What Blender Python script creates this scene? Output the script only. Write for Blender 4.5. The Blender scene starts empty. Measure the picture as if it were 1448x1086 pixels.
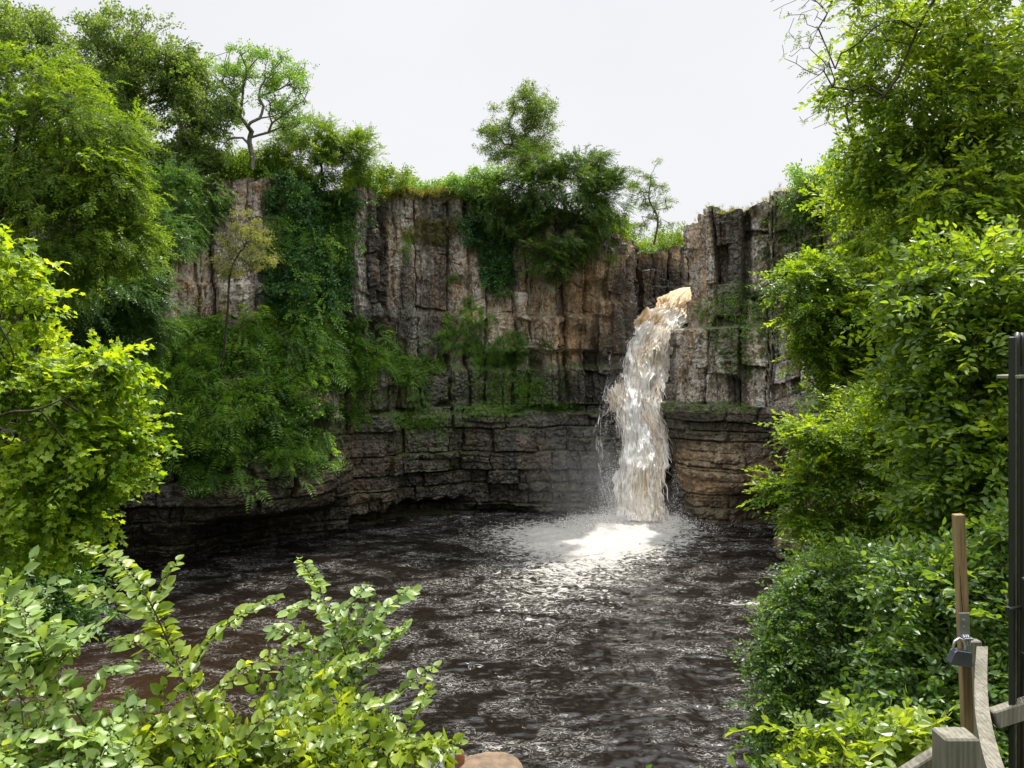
import bpy, math, random
import numpy as np
F, CX, HY, CZ = 1115.0, 724.0, 500.0, 11.5      # lens (photo pixels), principal column, horizon row, eye height
C = bpy.context.scene.collection
sc = bpy.context.scene

def W(px, py, Y):
    return np.array([(px-CX)*Y/F, Y, CZ-(py-HY)*Y/F])
def proj(P):
    Y = np.maximum(P[..., 1], .1)
    return CX+F*P[..., 0]/Y, HY-F*(P[..., 2]-CZ)/Y

# ---------------------------------------------------------------- noise
_T = np.random.RandomState(7).rand(65536).astype(np.float32)
def h3(i, j, k=0, s=0):
    i = np.asarray(i).astype(np.int64); j = np.asarray(j).astype(np.int64); k = np.asarray(k).astype(np.int64)
    n = (i*374761393 + j*668265263 + k*2147483647 + s*974634777) & 0xffffffff
    n = ((n ^ (n >> 13))*1274126177) & 0xffffffff
    return _T[(n ^ (n >> 16)) & 65535]
def noise(x, y, z=0.0, s=0):
    x = np.asarray(x, float); y = np.asarray(y, float); z = np.zeros_like(x)+z
    xi, yi, zi = np.floor(x), np.floor(y), np.floor(z)
    fx, fy, fz = x-xi, y-yi, z-zi
    u, v, w = [f*f*(3-2*f) for f in (fx, fy, fz)]
    def L(a, b, t): return a+(b-a)*t
    g = lambda a, b, c: h3(xi+a, yi+b, zi+c, s)
    return L(L(L(g(0,0,0), g(1,0,0), u), L(g(0,1,0), g(1,1,0), u), v),
             L(L(g(0,0,1), g(1,0,1), u), L(g(0,1,1), g(1,1,1), u), v), w)*2-1
def fbm(x, y, z=0.0, o=4, s=0):
    r = 0; a = 1; t = 0
    for k in range(o):
        r = r+a*noise(x*2**k, y*2**k, np.asarray(z)*2**k, s+k); t += a; a *= .5
    return r/t
def sstep(a, b, x):
    t = np.clip((x-a)/(b-a), 0, 1); return t*t*(3-2*t)

# ---------------------------------------------------------------- mesh building
def raw_mesh(name, V, faces, mat, smooth=False, attrs=None, col=None):
    """faces: list of int arrays (n, k). attrs: name -> float per point; col: (N,4)"""
    me = bpy.data.meshes.new(name)
    V = np.ascontiguousarray(V, dtype=np.float32)
    me.vertices.add(len(V)); me.vertices.foreach_set('co', V.ravel())
    faces = [np.asarray(f, dtype=np.int32) for f in faces if len(f)]
    nl = sum(f.size for f in faces); nf = sum(len(f) for f in faces)
    me.loops.add(nl); me.polygons.add(nf)
    me.loops.foreach_set('vertex_index', np.concatenate([f.ravel() for f in faces]))
    tot = np.concatenate([np.full(len(f), f.shape[1], np.int32) for f in faces])
    st = np.concatenate([[0], np.cumsum(tot)[:-1]]).astype(np.int32)
    me.polygons.foreach_set('loop_start', st)
    me.polygons.foreach_set('use_smooth', np.full(nf, bool(smooth)))
    me.update(calc_edges=True)
    for k, a in (attrs or {}).items():
        me.attributes.new(k, 'FLOAT', 'POINT').data.foreach_set('value', np.asarray(a, np.float32))
    if col is not None:
        me.attributes.new('mask', 'FLOAT_COLOR', 'POINT').data.foreach_set('color', np.asarray(col, np.float32).ravel())
    me.materials.append(mat)
    return me
def link(name, me, parent=None, loc=None):
    o = bpy.data.objects.new(name, me); C.objects.link(o)
    if parent is not None: o.parent = parent
    if loc is not None: o.location = loc
    return o
def tag(o, label=None, cat=None, group=None, kind=None):
    if label: o['label'] = label
    if cat: o['category'] = cat
    if group: o['group'] = group
    if kind: o['kind'] = kind
    return o
def thing(name, label, cat, loc, group=None):
    o = bpy.data.objects.new(name, None); C.objects.link(o); o.location = tuple(loc); o.empty_display_size = .2
    return tag(o, label, cat, group)

class MB:
    """collects numpy chunks into one mesh"""
    def __init__(s): s.V = []; s.F4 = []; s.F3 = []; s.A = []; s.n = 0
    def add(s, V, F4=None, F3=None, a=None):
        V = np.asarray(V, np.float32)
        if F4 is not None and len(F4): s.F4.append(np.asarray(F4)+s.n)
        if F3 is not None and len(F3): s.F3.append(np.asarray(F3)+s.n)
        s.V.append(V); s.A.append(np.zeros(len(V)) if a is None else np.broadcast_to(a, (len(V),)))
        s.n += len(V)
    def build(s, name, mat, parent=None, org=(0,0,0), smooth=False):
        V = np.concatenate(s.V)-np.asarray(org, np.float32)
        fs = []
        if s.F4: fs.append(np.concatenate(s.F4))
        if s.F3: fs.append(np.concatenate(s.F3))
        return link(name, raw_mesh(name, V, fs, mat, smooth, {'tint': np.concatenate(s.A)}), parent)

def box(mb, c, sx, sy, sz, R=None, bev=.004, a=0.):
    """bevelled box: centre c, full sizes"""
    hx, hy, hz = sx/2, sy/2, sz/2; b = min(bev, hx*.6, hy*.6, hz*.6)
    V = []; idx = {}
    for i in (-1, 1):
        for j in (-1, 1):
            for k in (-1, 1):
                for ax in range(3):
                    p = [i*(hx-(b if ax != 0 else 0)), j*(hy-(b if ax != 1 else 0)), k*(hz-(b if ax != 2 else 0))]
                    idx[(i, j, k, ax)] = len(V); V.append(p)
    q, t = [], []
    for i in (-1, 1):
        q.append([idx[(i, -1, -1, 0)], idx[(i, 1, -1, 0)], idx[(i, 1, 1, 0)], idx[(i, -1, 1, 0)]][::i])
        q.append([idx[(-1, i, -1, 1)], idx[(1, i, -1, 1)], idx[(1, i, 1, 1)], idx[(-1, i, 1, 1)]][::-i])
        q.append([idx[(-1, -1, i, 2)], idx[(1, -1, i, 2)], idx[(1, 1, i, 2)], idx[(-1, 1, i, 2)]][::i])
    for i in (-1, 1):
        for j in (-1, 1):
            q.append([idx[(i, j, -1, 0)], idx[(i, j, 1, 0)], idx[(i, j, 1, 1)], idx[(i, j, -1, 1)]][::i*j])
            q.append([idx[(i, -1, j, 0)], idx[(i, 1, j, 0)], idx[(i, 1, j, 2)], idx[(i, -1, j, 2)]][::-i*j])
            q.append([idx[(-1, i, j, 1)], idx[(1, i, j, 1)], idx[(1, i, j, 2)], idx[(-1, i, j, 2)]][::i*j])
            for k in (-1, 1):
                t.append([idx[(i, j, k, 0)], idx[(i, j, k, 1)], idx[(i, j, k, 2)]][::i*j*k])
    V = np.array(V)
    if R is not None: V = V @ np.asarray(R).T
    mb.add(V+np.asarray(c), q, t, a)
def frame(d, up=(0, 0, 1)):
    d = np.asarray(d, float); d = d/np.linalg.norm(d)
    x = np.cross(up, d); x = x/np.linalg.norm(x); return np.stack([x, np.cross(d, x), d], 1)   # columns x, y, z=d
def bar(mb, p, q, sx, sy, bev=.004, up=(0, 0, 1), a=0.):
    p = np.asarray(p, float); q = np.asarray(q, float)
    box(mb, (p+q)/2, sx, sy, np.linalg.norm(q-p), frame(q-p, up), bev, a)
def tube(mb, pts, r, n=8, a=0., cap=True):
    P = np.asarray(pts, float); m = len(P); r = np.broadcast_to(r, (m,))
    T = np.gradient(P, axis=0); T /= np.linalg.norm(T, axis=1)[:, None]+1e-9
    u = np.array([0, 0, 1.]) if abs(T[0, 2]) < .9 else np.array([1., 0, 0])
    V = []
    for i in range(m):
        x = np.cross(u, T[i]); x /= np.linalg.norm(x)+1e-9; y = np.cross(T[i], x); u = y if abs(T[i] @ y) < .99 else u
        th = np.arange(n)*2*np.pi/n
        V.append(P[i]+r[i]*(np.cos(th)[:, None]*x+np.sin(th)[:, None]*y))
    V = np.concatenate(V); q = []
    for i in range(m-1):
        for k in range(n):
            q.append([i*n+k, i*n+(k+1) % n, (i+1)*n+(k+1) % n, (i+1)*n+k])
    t = []
    if cap:
        V = np.concatenate([V, P[:1], P[-1:]])
        for k in range(n):
            t.append([m*n, (k+1) % n, k]); t.append([m*n+1, (m-1)*n+k, (m-1)*n+(k+1) % n])
    mb.add(V, q, t, a)

# ---------------------------------------------------------------- materials
class NT:
    def __init__(s, name):
        s.m = bpy.data.materials.new(name); s.m.use_nodes = True; s.t = s.m.node_tree; s.t.nodes.clear()
        s.out = s.n('ShaderNodeOutputMaterial')
    def n(s, typ, **kw):
        nd = s.t.nodes.new(typ)
        for k, v in kw.items(): setattr(nd, k, v)
        return nd
    def l(s, a, b): s.t.links.new(a, b)
    def set(s, sock, v):
        if isinstance(v, bpy.types.NodeSocket): s.l(v, sock)
        elif v is not None: sock.default_value = v
    def noise(s, vec, scale, detail=4, rough=.55, dist=0.):
        nd = s.n('ShaderNodeTexNoise'); s.set(nd.inputs['Vector'], vec)
        nd.inputs['Scale'].default_value = scale; nd.inputs['Detail'].default_value = detail
        nd.inputs['Roughness'].default_value = rough; nd.inputs['Distortion'].default_value = dist
        return nd.outputs['Fac']
    def vor(s, vec, scale, feature='F1'):
        nd = s.n('ShaderNodeTexVoronoi', feature=feature); s.set(nd.inputs['Vector'], vec); nd.inputs['Scale'].default_value = scale
        return nd
    def ramp(s, f, stops):
        nd = s.n('ShaderNodeValToRGB'); s.set(nd.inputs[0], f); e = nd.color_ramp.elements
        while len(e) < len(stops): e.new(.5)
        for k, (p, c) in enumerate(stops):
            e[k].position = p; e[k].color = (*c, 1) if isinstance(c, (tuple, list)) else (c, c, c, 1)
        return nd.outputs[0]
    def mix(s, f, a, b, mode='MIX'):
        nd = s.n('ShaderNodeMix', data_type='RGBA', blend_type=mode); s.set(nd.inputs[0], f)
        for q, v in ((nd.inputs[6], a), (nd.inputs[7], b)):
            if isinstance(v, tuple): v = (*v, 1)
            s.set(q, v)
        return nd.outputs[2]
    def math(s, op, a, b=None, clamp=False):
        nd = s.n('ShaderNodeMath', operation=op, use_clamp=clamp); s.set(nd.inputs[0], a); s.set(nd.inputs[1], b); return nd.outputs[0]
    def mapping(s, vec, scale=(1,1,1), rot=(0,0,0)):
        nd = s.n('ShaderNodeMapping'); s.set(nd.inputs[0], vec); nd.inputs['Scale'].default_value = scale; nd.inputs['Rotation'].default_value = rot
        return nd.outputs[0]
    def attr(s, name): return s.n('ShaderNodeAttribute', attribute_name=name)
    def obj(s): return s.n('ShaderNodeTexCoord').outputs['Object']
    def bump(s, h, strength=.5, dist=.1, nrm=None):
        nd = s.n('ShaderNodeBump'); s.set(nd.inputs['Height'], h); nd.inputs['Strength'].default_value = strength; nd.inputs['Distance'].default_value = dist
        s.set(nd.inputs['Normal'], nrm); return nd.outputs[0]
    def pbsdf(s, col, rough=.6, nrm=None, spec=.5, metal=0.):
        b = s.n('ShaderNodeBsdfPrincipled')
        if isinstance(col, tuple): col = (*col, 1)
        s.set(b.inputs['Base Color'], col); s.set(b.inputs['Roughness'], rough); s.set(b.inputs['Normal'], nrm)
        s.set(b.inputs['Specular IOR Level'], spec); s.set(b.inputs['Metallic'], metal); return b
    def done(s, shader): s.l(shader, s.out.inputs['Surface']); return s.m

def leaf_mat(name, c0, c1, c2, trans=(.35, .55, .05), tf=.42, rough=.42, spec=.35):
    """c0 dark, c1 mid, c2 light leaf colours; each leaf draws its own from the attribute tint"""
    m = NT(name); a = m.attr('tint').outputs['Fac']
    big = m.noise(m.n('ShaderNodeNewGeometry').outputs['Position'], .55, 2)
    f = m.math('ADD', m.math('MULTIPLY', a, .75), m.math('MULTIPLY', m.math('SUBTRACT', big, .5), .9), True)
    f = m.math('ADD', f, .12, True)
    col = m.ramp(f, [(0, c0), (.5, c1), (1, c2)])
    tcol = m.mix(1., col, (3.0*trans[0]/.35, 2.6*trans[1]/.55, 1.1*trans[2]/.05), 'MULTIPLY')
    b = m.pbsdf(col, rough, None, spec)
    t = m.n('ShaderNodeBsdfTranslucent'); m.set(t.inputs[0], tcol)
    mx = m.n('ShaderNodeMixShader'); mx.inputs[0].default_value = tf
    m.l(b.outputs[0], mx.inputs[1]); m.l(t.outputs[0], mx.inputs[2])
    return m.done(mx.outputs[0])

def bark_mat(name, c0, c1, scale=8):
    m = NT(name); v = m.obj(); n1 = m.noise(m.mapping(v, (1, 1, .25)), scale, 5, .7)
    mossy = m.noise(v, 2.5, 3)
    col = m.ramp(n1, [(.3, c0), (.7, c1)])
    col = m.mix(m.ramp(mossy, [(.52, 0.), (.64, .6)]), col, (.07, .09, .03))
    return m.done(m.pbsdf(col, .85, m.bump(n1, .6, .03), .3).outputs[0])
SUN_E, SUN_A, SUN_S, SKY_S, EXPO, ZEN = 62., 24., 5., .1, .52, 4.0
MIST = .17
# ---------------------------------------------------------------- rock material
def rock_material():
    m = NT('whinstone'); v = m.obj(); msk = m.attr('mask')
    sep = m.n('ShaderNodeSeparateColor'); m.l(msk.outputs['Color'], sep.inputs[0])
    wet, tan, lich, moss = sep.outputs[0], sep.outputs[1], sep.outputs[2], msk.outputs['Alpha']
    n1 = m.noise(v, .5, 5, .6); n2 = m.noise(v, 2.2, 4, .6); n3 = m.noise(m.mapping(v, (2.2, 2.2, .22)), 1.0, 5, .65)
    fine = m.noise(v, 9, 3, .6)
    col = m.ramp(n2, [(.28, (.06, .050, .038)), (.46, (.19, .158, .118)), (.66, (.37, .32, .245))])
    col = m.mix(m.math('MULTIPLY', tan, m.ramp(n1, [(.3, .35), (.6, 1.)])), col, m.ramp(n2, [(.28, (.14, .08, .035)), (.46, (.42, .26, .125)), (.66, (.60, .43, .25))]))
    # vertical seep stains
    col = m.mix(m.math('MULTIPLY', m.ramp(n3, [(.42, 0.), (.56, 1.)]), .75), col, m.mix(1., col, (.36, .34, .33), 'MULTIPLY'))
    # pale crust lichens: spots and blotches
    vo = m.vor(m.mapping(v, (1, 1, .6)), 4.2); spot = m.ramp(vo.outputs['Distance'], [(.16, 1.), (.24, 0.)])
    bl = m.ramp(m.noise(m.mapping(v, (1, 1, .6)), 1.1, 6, .68, .5), [(.53, 0.), (.60, 1.)])
    vein = m.ramp(m.noise(m.mapping(v, (1.3, 1.3, .6)), 1.6, 5, .68, .8), [(.455, 0.), (.49, 1.), (.51, 1.), (.545, 0.)])
    lf = m.math('MULTIPLY', m.math('MAXIMUM', m.math('MULTIPLY', spot, .8), m.math('MAXIMUM', m.math('MULTIPLY', bl, .75), m.math('MULTIPLY', vein, .8))), lich)
    lf = m.math('MULTIPLY', lf, m.ramp(fine, [(.3, .6), (.6, 1.)]))
    col = m.mix(lf, col, m.ramp(n2, [(.3, (.46, .44, .40)), (.7, (.74, .72, .68))]))
    # wet dark rock
    wf = m.math('MULTIPLY', wet, .92, True)
    col = m.mix(wf, col, m.mix(1., col, (.075, .078, .085), 'MULTIPLY'))
    # moss on upward faces and where masked
    nz = m.n('ShaderNodeSeparateXYZ'); m.l(m.n('ShaderNodeNewGeometry').outputs['Normal'], nz.inputs[0])
    up = m.ramp(m.math('ADD', nz.outputs[2], m.math('MULTIPLY', m.math('SUBTRACT', n2, .5), .9)), [(.45, 0.), (.8, 1.)])
    mm = m.ramp(m.math('ADD', m.noise(v, 1.3, 5, .7), m.math('MULTIPLY', m.math('SUBTRACT', moss, .5), .5)), [(.5, 0.), (.62, 1.)])
    mf = m.math('MAXIMUM', m.math('MULTIPLY', up, m.math('ADD', .12, m.math('MULTIPLY', moss, 1.6), True)), mm)
    col = m.mix(mf, col, m.ramp(fine, [(.3, (.025, .04, .012)), (.7, (.09, .12, .03))]))
    rough = m.math('SUBTRACT', .88, m.math('MULTIPLY', wet, .52))
    h = m.math('ADD', m.math('MULTIPLY', n2, 1.), m.math('ADD', m.math('MULTIPLY', fine, .12), m.math('MULTIPLY', n3, .5)))
    nrm = m.bump(h, 1., .28)
    return m.done(m.pbsdf(col, rough, nrm, .5).outputs[0])
ROCK = rock_material()

def resample(path, tops, ds, sm):
    p = np.array(path, float); seg = np.hypot(*(p[1:]-p[:-1]).T); S = np.concatenate([[0], np.cumsum(seg)])
    n = int(S[-1]/ds); s = np.linspace(0, S[-1], n)
    x = np.interp(s, S, p[:, 0]); y = np.interp(s, S, p[:, 1]); t = np.interp(s, S, tops)
    k = max(3, int(sm/ds)); ker = np.hanning(k+2)[1:-1]; ker /= ker.sum()
    f = lambda a: np.convolve(np.pad(a, (k, k), mode='reflect', reflect_type='odd'), ker, 'same')[k:-k]
    x, y = f(x), f(y)
    tx, ty = np.gradient(x), np.gradient(y); L = np.hypot(tx, ty); nx, ny = ty/L, -tx/L
    k2 = max(3, int(sm*1.2/ds)); ker = np.hanning(k2+2)[1:-1]; ker /= ker.sum()
    g = lambda a: np.convolve(np.pad(a, k2, mode='edge'), ker, 'same')[k2:-k2]
    nx, ny = g(nx), g(ny); L = np.hypot(nx, ny); return s, x, y, nx/L, ny/L, t, S

def cells(s, z, w, jit, seed):
    """irregular cells of mean width w; returns id, 0..1 position in it, width"""
    i = np.floor(s/w)
    e = lambda k: (k+(h3(k, 11, seed)-.5)*jit)*w
    lo, hi = e(i), e(i+1)
    i = np.where(s < lo, i-1, np.where(s >= hi, i+1, i)); lo, hi = e(i), e(i+1)
    return i, (s-lo)/(hi-lo), hi-lo

def columns(s, z, seed, w=1.5, amp=.38):
    sw = s+.22*noise(s*.6, z*.35, 0, seed+3)+.07*noise(s*2, z*1.6, 0, seed+4)+.02*noise(s*6, z*5, 0, seed+4)
    i, t, cw = cells(sw, z, w, .98, seed)
    r1, r2 = h3(i, 1, seed), h3(i, 2, seed)
    tilt = (t-.5)*(r2-.5)*1.6+.12*noise(s*1.3, z*1.3, 0, seed+8)
    j, tz, ch = cells(z+r1*9+tilt, s, 1.3+r2*3.6, .98, seed+5)
    k, tk, ck = cells(sw+17.3+h3(i, j, seed+11)*.3, z, w*.47, .98, seed+12)          # slivers inside a column
    off = (r1-.5)*1.3+(h3(i, j, seed+1)-.5)*1.1*(h3(i, j, seed+13) > .35)+(h3(k, j, seed+14)-.5)*.5
    edge = np.minimum(t, 1-t)*cw; ez = np.minimum(tz, 1-tz)*ch; ek = np.minimum(tk, 1-tk)*ck
    ang = (np.abs(t-.3-.4*r2)-.3)*-.75                                                # faceted nose of the column
    prof = ang*(.5+r2*.6)+(t-.5)*(h3(i, j, seed+2)-.5)*.8
    crack = -.42*np.exp(-(edge/(.03+.09*r2))**2)*(h3(i, 5, seed) > .25)-.15*np.exp(-(ez/.04)**2)*(h3(i, j, seed+15) > .45)-.09*np.exp(-(ek/.03)**2)
    chip = -.9*sstep(.1, .4, noise(s*.8+i*7.3, z*.55, 3.3, seed+9)-.12)*(h3(i, j, seed+6) > .5)
    return off*amp*1.6+prof+crack+chip*.7

def beds(s, z, seed, th=.42, amp=.3):
    zw = z+.22*noise(s*.13, 0, 0, seed)+.09*noise(s*.6, z*.4, 0, seed+1)+.03*noise(s*2.5, z*2, 0, seed+1)
    J, tJ, cJ = cells(zw, s, th*2.3, 1.0, seed+21)
    I, tI, cI = cells(s+h3(J, 4, seed)*9+.15*noise(s, z*1.5, 0, seed), z, 2.2+2.4*h3(J, 3, seed), .98, seed+27)
    j, tz, ch = cells(zw+(h3(I, J, seed+9)-.5)*.5, s, th, 1.0, seed+2)
    bw = .55+1.6*h3(j, J, seed)
    i, t, cw = cells(s+h3(j, 4, seed)*7+.1*noise(s*2, z*2, 0, seed), z, bw, .98, seed+7)
    fine = .1+.9*sstep(-.05, .3, noise(s*.25, z*.5, 0, seed+33))                    # some beds stay massive
    off = (h3(J, 5, seed)-.5)*.9+(h3(I, J, seed+3)-.5)*2.0+((h3(j, 6, seed)-.5)*.7+(h3(i, j, seed+4)-.5)*.9)*fine
    e1, e2 = np.minimum(tI, 1-tI)*cI, np.minimum(tJ, 1-tJ)*cJ
    e3, e4 = np.minimum(t, 1-t)*cw, np.minimum(tz, 1-tz)*ch
    prof = .07*(1-np.abs(2*tz-1)**3)*fine+(t-.5)*(h3(i, j, seed+5)-.5)*.3+(tz-.5)*(h3(i, j, seed+6)-.5)*.2
    crack = -.22*np.exp(-(e1/.05)**2)-.24*np.exp(-(e2/.05)**2)-(.12*np.exp(-(e3/.035)**2)+.13*np.exp(-(e4/.03)**2))*fine
    return off*amp+prof+crack

def cliff(name, label, path, tops, zsplit, seed, extra=None, maskf=None, ds=.07, dz=.06, sm=1.4, cap=8., colw=1.5, topvar=.5, zlow=-1.2, bedamp=.3, colamp=.50, streak=.9):
    s, x, y, nx, ny, top, S = resample(path, tops, ds, sm)
    ci, ct, cw = cells(s+.16*noise(s*.7, np.median(top)*.45, 0, seed+3), 0, colw, .95, seed)
    top = top+(h3(ci, 77, seed)-.5)*2*topvar+.15*noise(s*1.5, 5, 0, seed)
    z = np.arange(zlow, top.max()+dz, dz)
    Sg, Zg = np.meshgrid(s, z); Tg = np.broadcast_to(top, Sg.shape)
    Zc = np.minimum(Zg, Tg)
    zs = zsplit+.35*noise(Sg*.12, 0, 1, seed)
    isb = Zc < zs
    d = np.where(isb, beds(Sg, Zc, seed+20, .55, bedamp), columns(Sg, Zc, seed, colw, colamp))
    d += .75*fbm(Sg*.16, Zc*.13, 0, 3, seed+30)+.16*fbm(Sg*1.6, Zc*1.2, 0, 4, seed+31)+.13*np.abs(fbm(Sg*4, Zc*3, 0, 3, seed+33))+.06*fbm(Sg*8, Zc*7, 0, 2, seed+32)
    Xb, Yb = np.broadcast_to(x, Sg.shape), np.broadcast_to(y, Sg.shape)
    if extra is not None: d = d+extra(Sg, Zc, Xb, Yb, Tg)
    NX, NY = np.broadcast_to(nx, Sg.shape), np.broadcast_to(ny, Sg.shape)
    V = np.stack([Xb+NX*d, Yb+NY*d, Zc], -1)
    # round the brow off a little
    # cap rows going back over the top
    rows = []; last = V[-1]; nb = 14
    for k in range(1, nb+1):
        q = cap*(k/nb)**1.5
        rows.append(np.stack([last[:, 0]-nx*q, last[:, 1]-ny*q, last[:, 2]+.25*fbm(last[:, 0]*.5, last[:, 1]*.5+q, 0, 3, seed+40)*min(1, q)+.12*q**.7-.1], -1))
    V = np.concatenate([V, np.array(rows)], 0)
    H, Wd = V.shape[:2]
    idx = np.arange(H*Wd).reshape(H, Wd)
    Fq = np.stack([idx[:-1, :-1], idx[:-1, 1:], idx[1:, 1:], idx[1:, :-1]], -1).reshape(-1, 4)
    Vf = V.reshape(-1, 3)
    # drop collapsed rows above the brow
    q = Vf[Fq]; ar = np.linalg.norm(np.cross(q[:, 2]-q[:, 0], q[:, 3]-q[:, 1]), axis=1); Fq = Fq[ar > 1e-7]
    px, py = proj(Vf)
    M = maskf(Vf, px, py, np.tile(s, H)) if maskf is not None else np.zeros((len(Vf), 4))
    M[len(z)*Wd:, 3] = .9; M[len(z)*Wd:, 2] = 0.
    sg = Sg.reshape(-1); zg = Zc.reshape(-1); sk = sstep(.10, .24, noise(sg*.62, zg*.045, 0, seed+60)+.35*noise(sg*2.3, zg*.12, 0, seed+61)*(zg > 7))*streak*(1-.85*ell(*(q_[:len(sg)] for q_ in proj(Vf)), [(800, 430, 120, 80), (300, 350, 70, 110)]))
    nn = len(sg); M[:nn, 0] = np.maximum(M[:nn, 0], .95*sk*sstep(6, 9, zg)); M[:nn, 2] *= 1-.8*sk
    M[:nn, 1] += .55*sstep(.1, .3, noise(sg*.5+50, zg*.25, 0, seed+62))-.12
    me = raw_mesh(name, Vf, [Fq], ROCK, False, None, np.clip(M, 0, 1))
    o = link(name, me); tag(o, label, 'cliff', kind='structure')
    nrm = np.stack([NX, NY, np.zeros_like(NX)], -1).reshape(-1, 3)
    keep = (Zg <= Tg).reshape(-1)
    return dict(V=Vf[:len(nrm)][keep], N=nrm[keep], px=px[:len(nrm)][keep], py=py[:len(nrm)][keep], brow=V[len(z)-1], cap=Vf[len(z)*Wd:], s=np.tile(s, len(z))[keep])

def ell(px, py, L, soft=.35):
    """soft union of pixel ellipses used only to say which patch of wall is meant"""
    r = np.zeros_like(px)
    for cx, cy, rx, ry in L:
        r = np.maximum(r, 1-sstep(1-soft, 1+soft, np.hypot((px-cx)/rx, (py-cy)/ry)))
    return r

# ---- left wall ----
LP = [(-50,16),(-38,31),(-27,41),(-21.6,44.5),(-16.5,46.5),(-14,48.4),(-11.5,52),(-8,55),(-3,56.6),(3,57.6),(7.2,58.0),(8.9,59.5),(9.2,64),(9.8,68),(13,69.5),(19,70),(30,70)]
LT = [19,20,21.5,22.2,22.3,22.4,22.6,23.0,23.6,22.4,20.6,20.3,20.3,20.6,20.8,21,21]
def left_extra(s, z, X, Y, T):
    e = 0*s
    west = 1-sstep(-15.5, -10.5, X)                              # the fern bank bulges out below the western half
    e += west*(3.2*(1-sstep(6.5, 14.5, z))*sstep(-1, 4.5, z)+.8*(1-sstep(2, 5, z)))
    e += west*np.where(z < 5, -.5*(1-z/5), 0)
    mid = sstep(-12, -9, X)*(Y < 60)
    led = sstep(-4, 1.5, X)*(Y < 60)
    e += led*(1-sstep(5.2, 6.8, X))*(.95*sstep(11.6, 11.9, z+.15*noise(s*.8, 0, 0, 5))*(1-sstep(13.9, 14.3, z+.2*noise(s*.6, 0, 0, 6))))   # jutting brown band
    e += mid*(.5*(1-sstep(10.3, 10.8, z))+.55*(1-sstep(7.2, 7.6, z+.2*noise(s*.5, 0, 0, 8))))
    e += -.7*sstep(14, 15, z)*mid*(1-led)
    # caves at the waterline
    for cx, w, h, dd in ((-15.5, 2.6, 2.6, 2.6), (-6.4, 2.6, 1.5, 2.2), (-9.9, 1.6, 1.1, 1.6), (-1., 2.2, .8, 1.2)):
        e -= dd*np.exp(-((X-cx)/w)**4)*(1-sstep(h*.6, h+.25*noise(s*1.5, 0, 0, 9), z))
    # chimney cracks between the big buttresses
    for cx, w, dd in ((-8.9, .55, 1.3), (-12.2, .5, .9), (-5.9, .35, .8), (4.9, .3, .7)):
        e -= dd*np.exp(-((X-cx)/w)**2)*sstep(9, 13, z)*(Y < 60)
    for zz_, am in ((17.2, .35), (19.6, .3), (15.6, .3)):
        e += am*sstep(zz_+.15*noise(s*.4, zz_, 0, 91)*6+.1, zz_+.15*noise(s*.4, zz_, 0, 91)*6-.1, z)*sstep(-.15, 0, noise(s*.22, zz_, 0, 92))
    e += .9*np.exp(-((X+10.6)/1.3)**4)*sstep(13, 14, z)
    e += .55*np.exp(-((X-6.6)/1.1)**4)*sstep(14, 14.5, z)*(Y < 60)
    return e
def left_mask(V, px, py, s):
    z = V[:, 2]; n = fbm(V[:, 0]*.3, z*.3, V[:, 1]*.3, 4, 50)
    wet = (1-sstep(6.8, 9.8, z+n*2))*(.9+.3*sstep(-.1, .2, noise(s*.35, z*.2, 0, 77)))
    wet = np.maximum(wet, .95*ell(px, py, [(532, 370, 17, 125), (575, 430, 12, 80), (532, 470, 40, 40), (500, 500, 50, 40), (720, 560, 160, 40), (850, 560, 40, 110), (900, 470, 40, 60), (915, 400, 60, 35)]))
    wet = np.maximum(wet, .6*ell(px, py, [(600, 440, 40, 60), (620, 540, 140, 60), (620, 330, 30, 60)]))
    tan = .2+.95*ell(px, py, [(790, 440, 130, 75), (860, 400, 60, 110), (700, 400, 120, 60), (490, 650, 60, 30), (500, 690, 60, 30)])
    tan = tan+.3*ell(px, py, [(450, 650, 160, 90), (300, 380, 70, 110)])
    lich = .45+.75*ell(px, py, [(300, 360, 90, 130), (490, 420, 40, 110), (600, 390, 50, 110), (680, 390, 60, 70), (750, 410, 60, 40), (720, 495, 60, 20)])
    lich = lich*(1-.75*ell(px, py, [(532, 380, 18, 120), (850, 450, 60, 120)]))*(.25+.75*sstep(3, 9, z))
    moss = .14+.45*ell(px, py, [(330, 560, 170, 110), (500, 560, 60, 60), (600, 560, 100, 90), (720, 530, 120, 70)])+.25*ell(px, py, [(600, 300, 80, 30), (420, 650, 80, 50)])
    return np.stack([wet, tan, lich, moss], -1)
LEFT = cliff('cliff_left', 'dark columnar rock wall closing the pool left of the waterfall', LP, LT, 7.6, 3, left_extra, left_mask, bedamp=.34)

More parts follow.
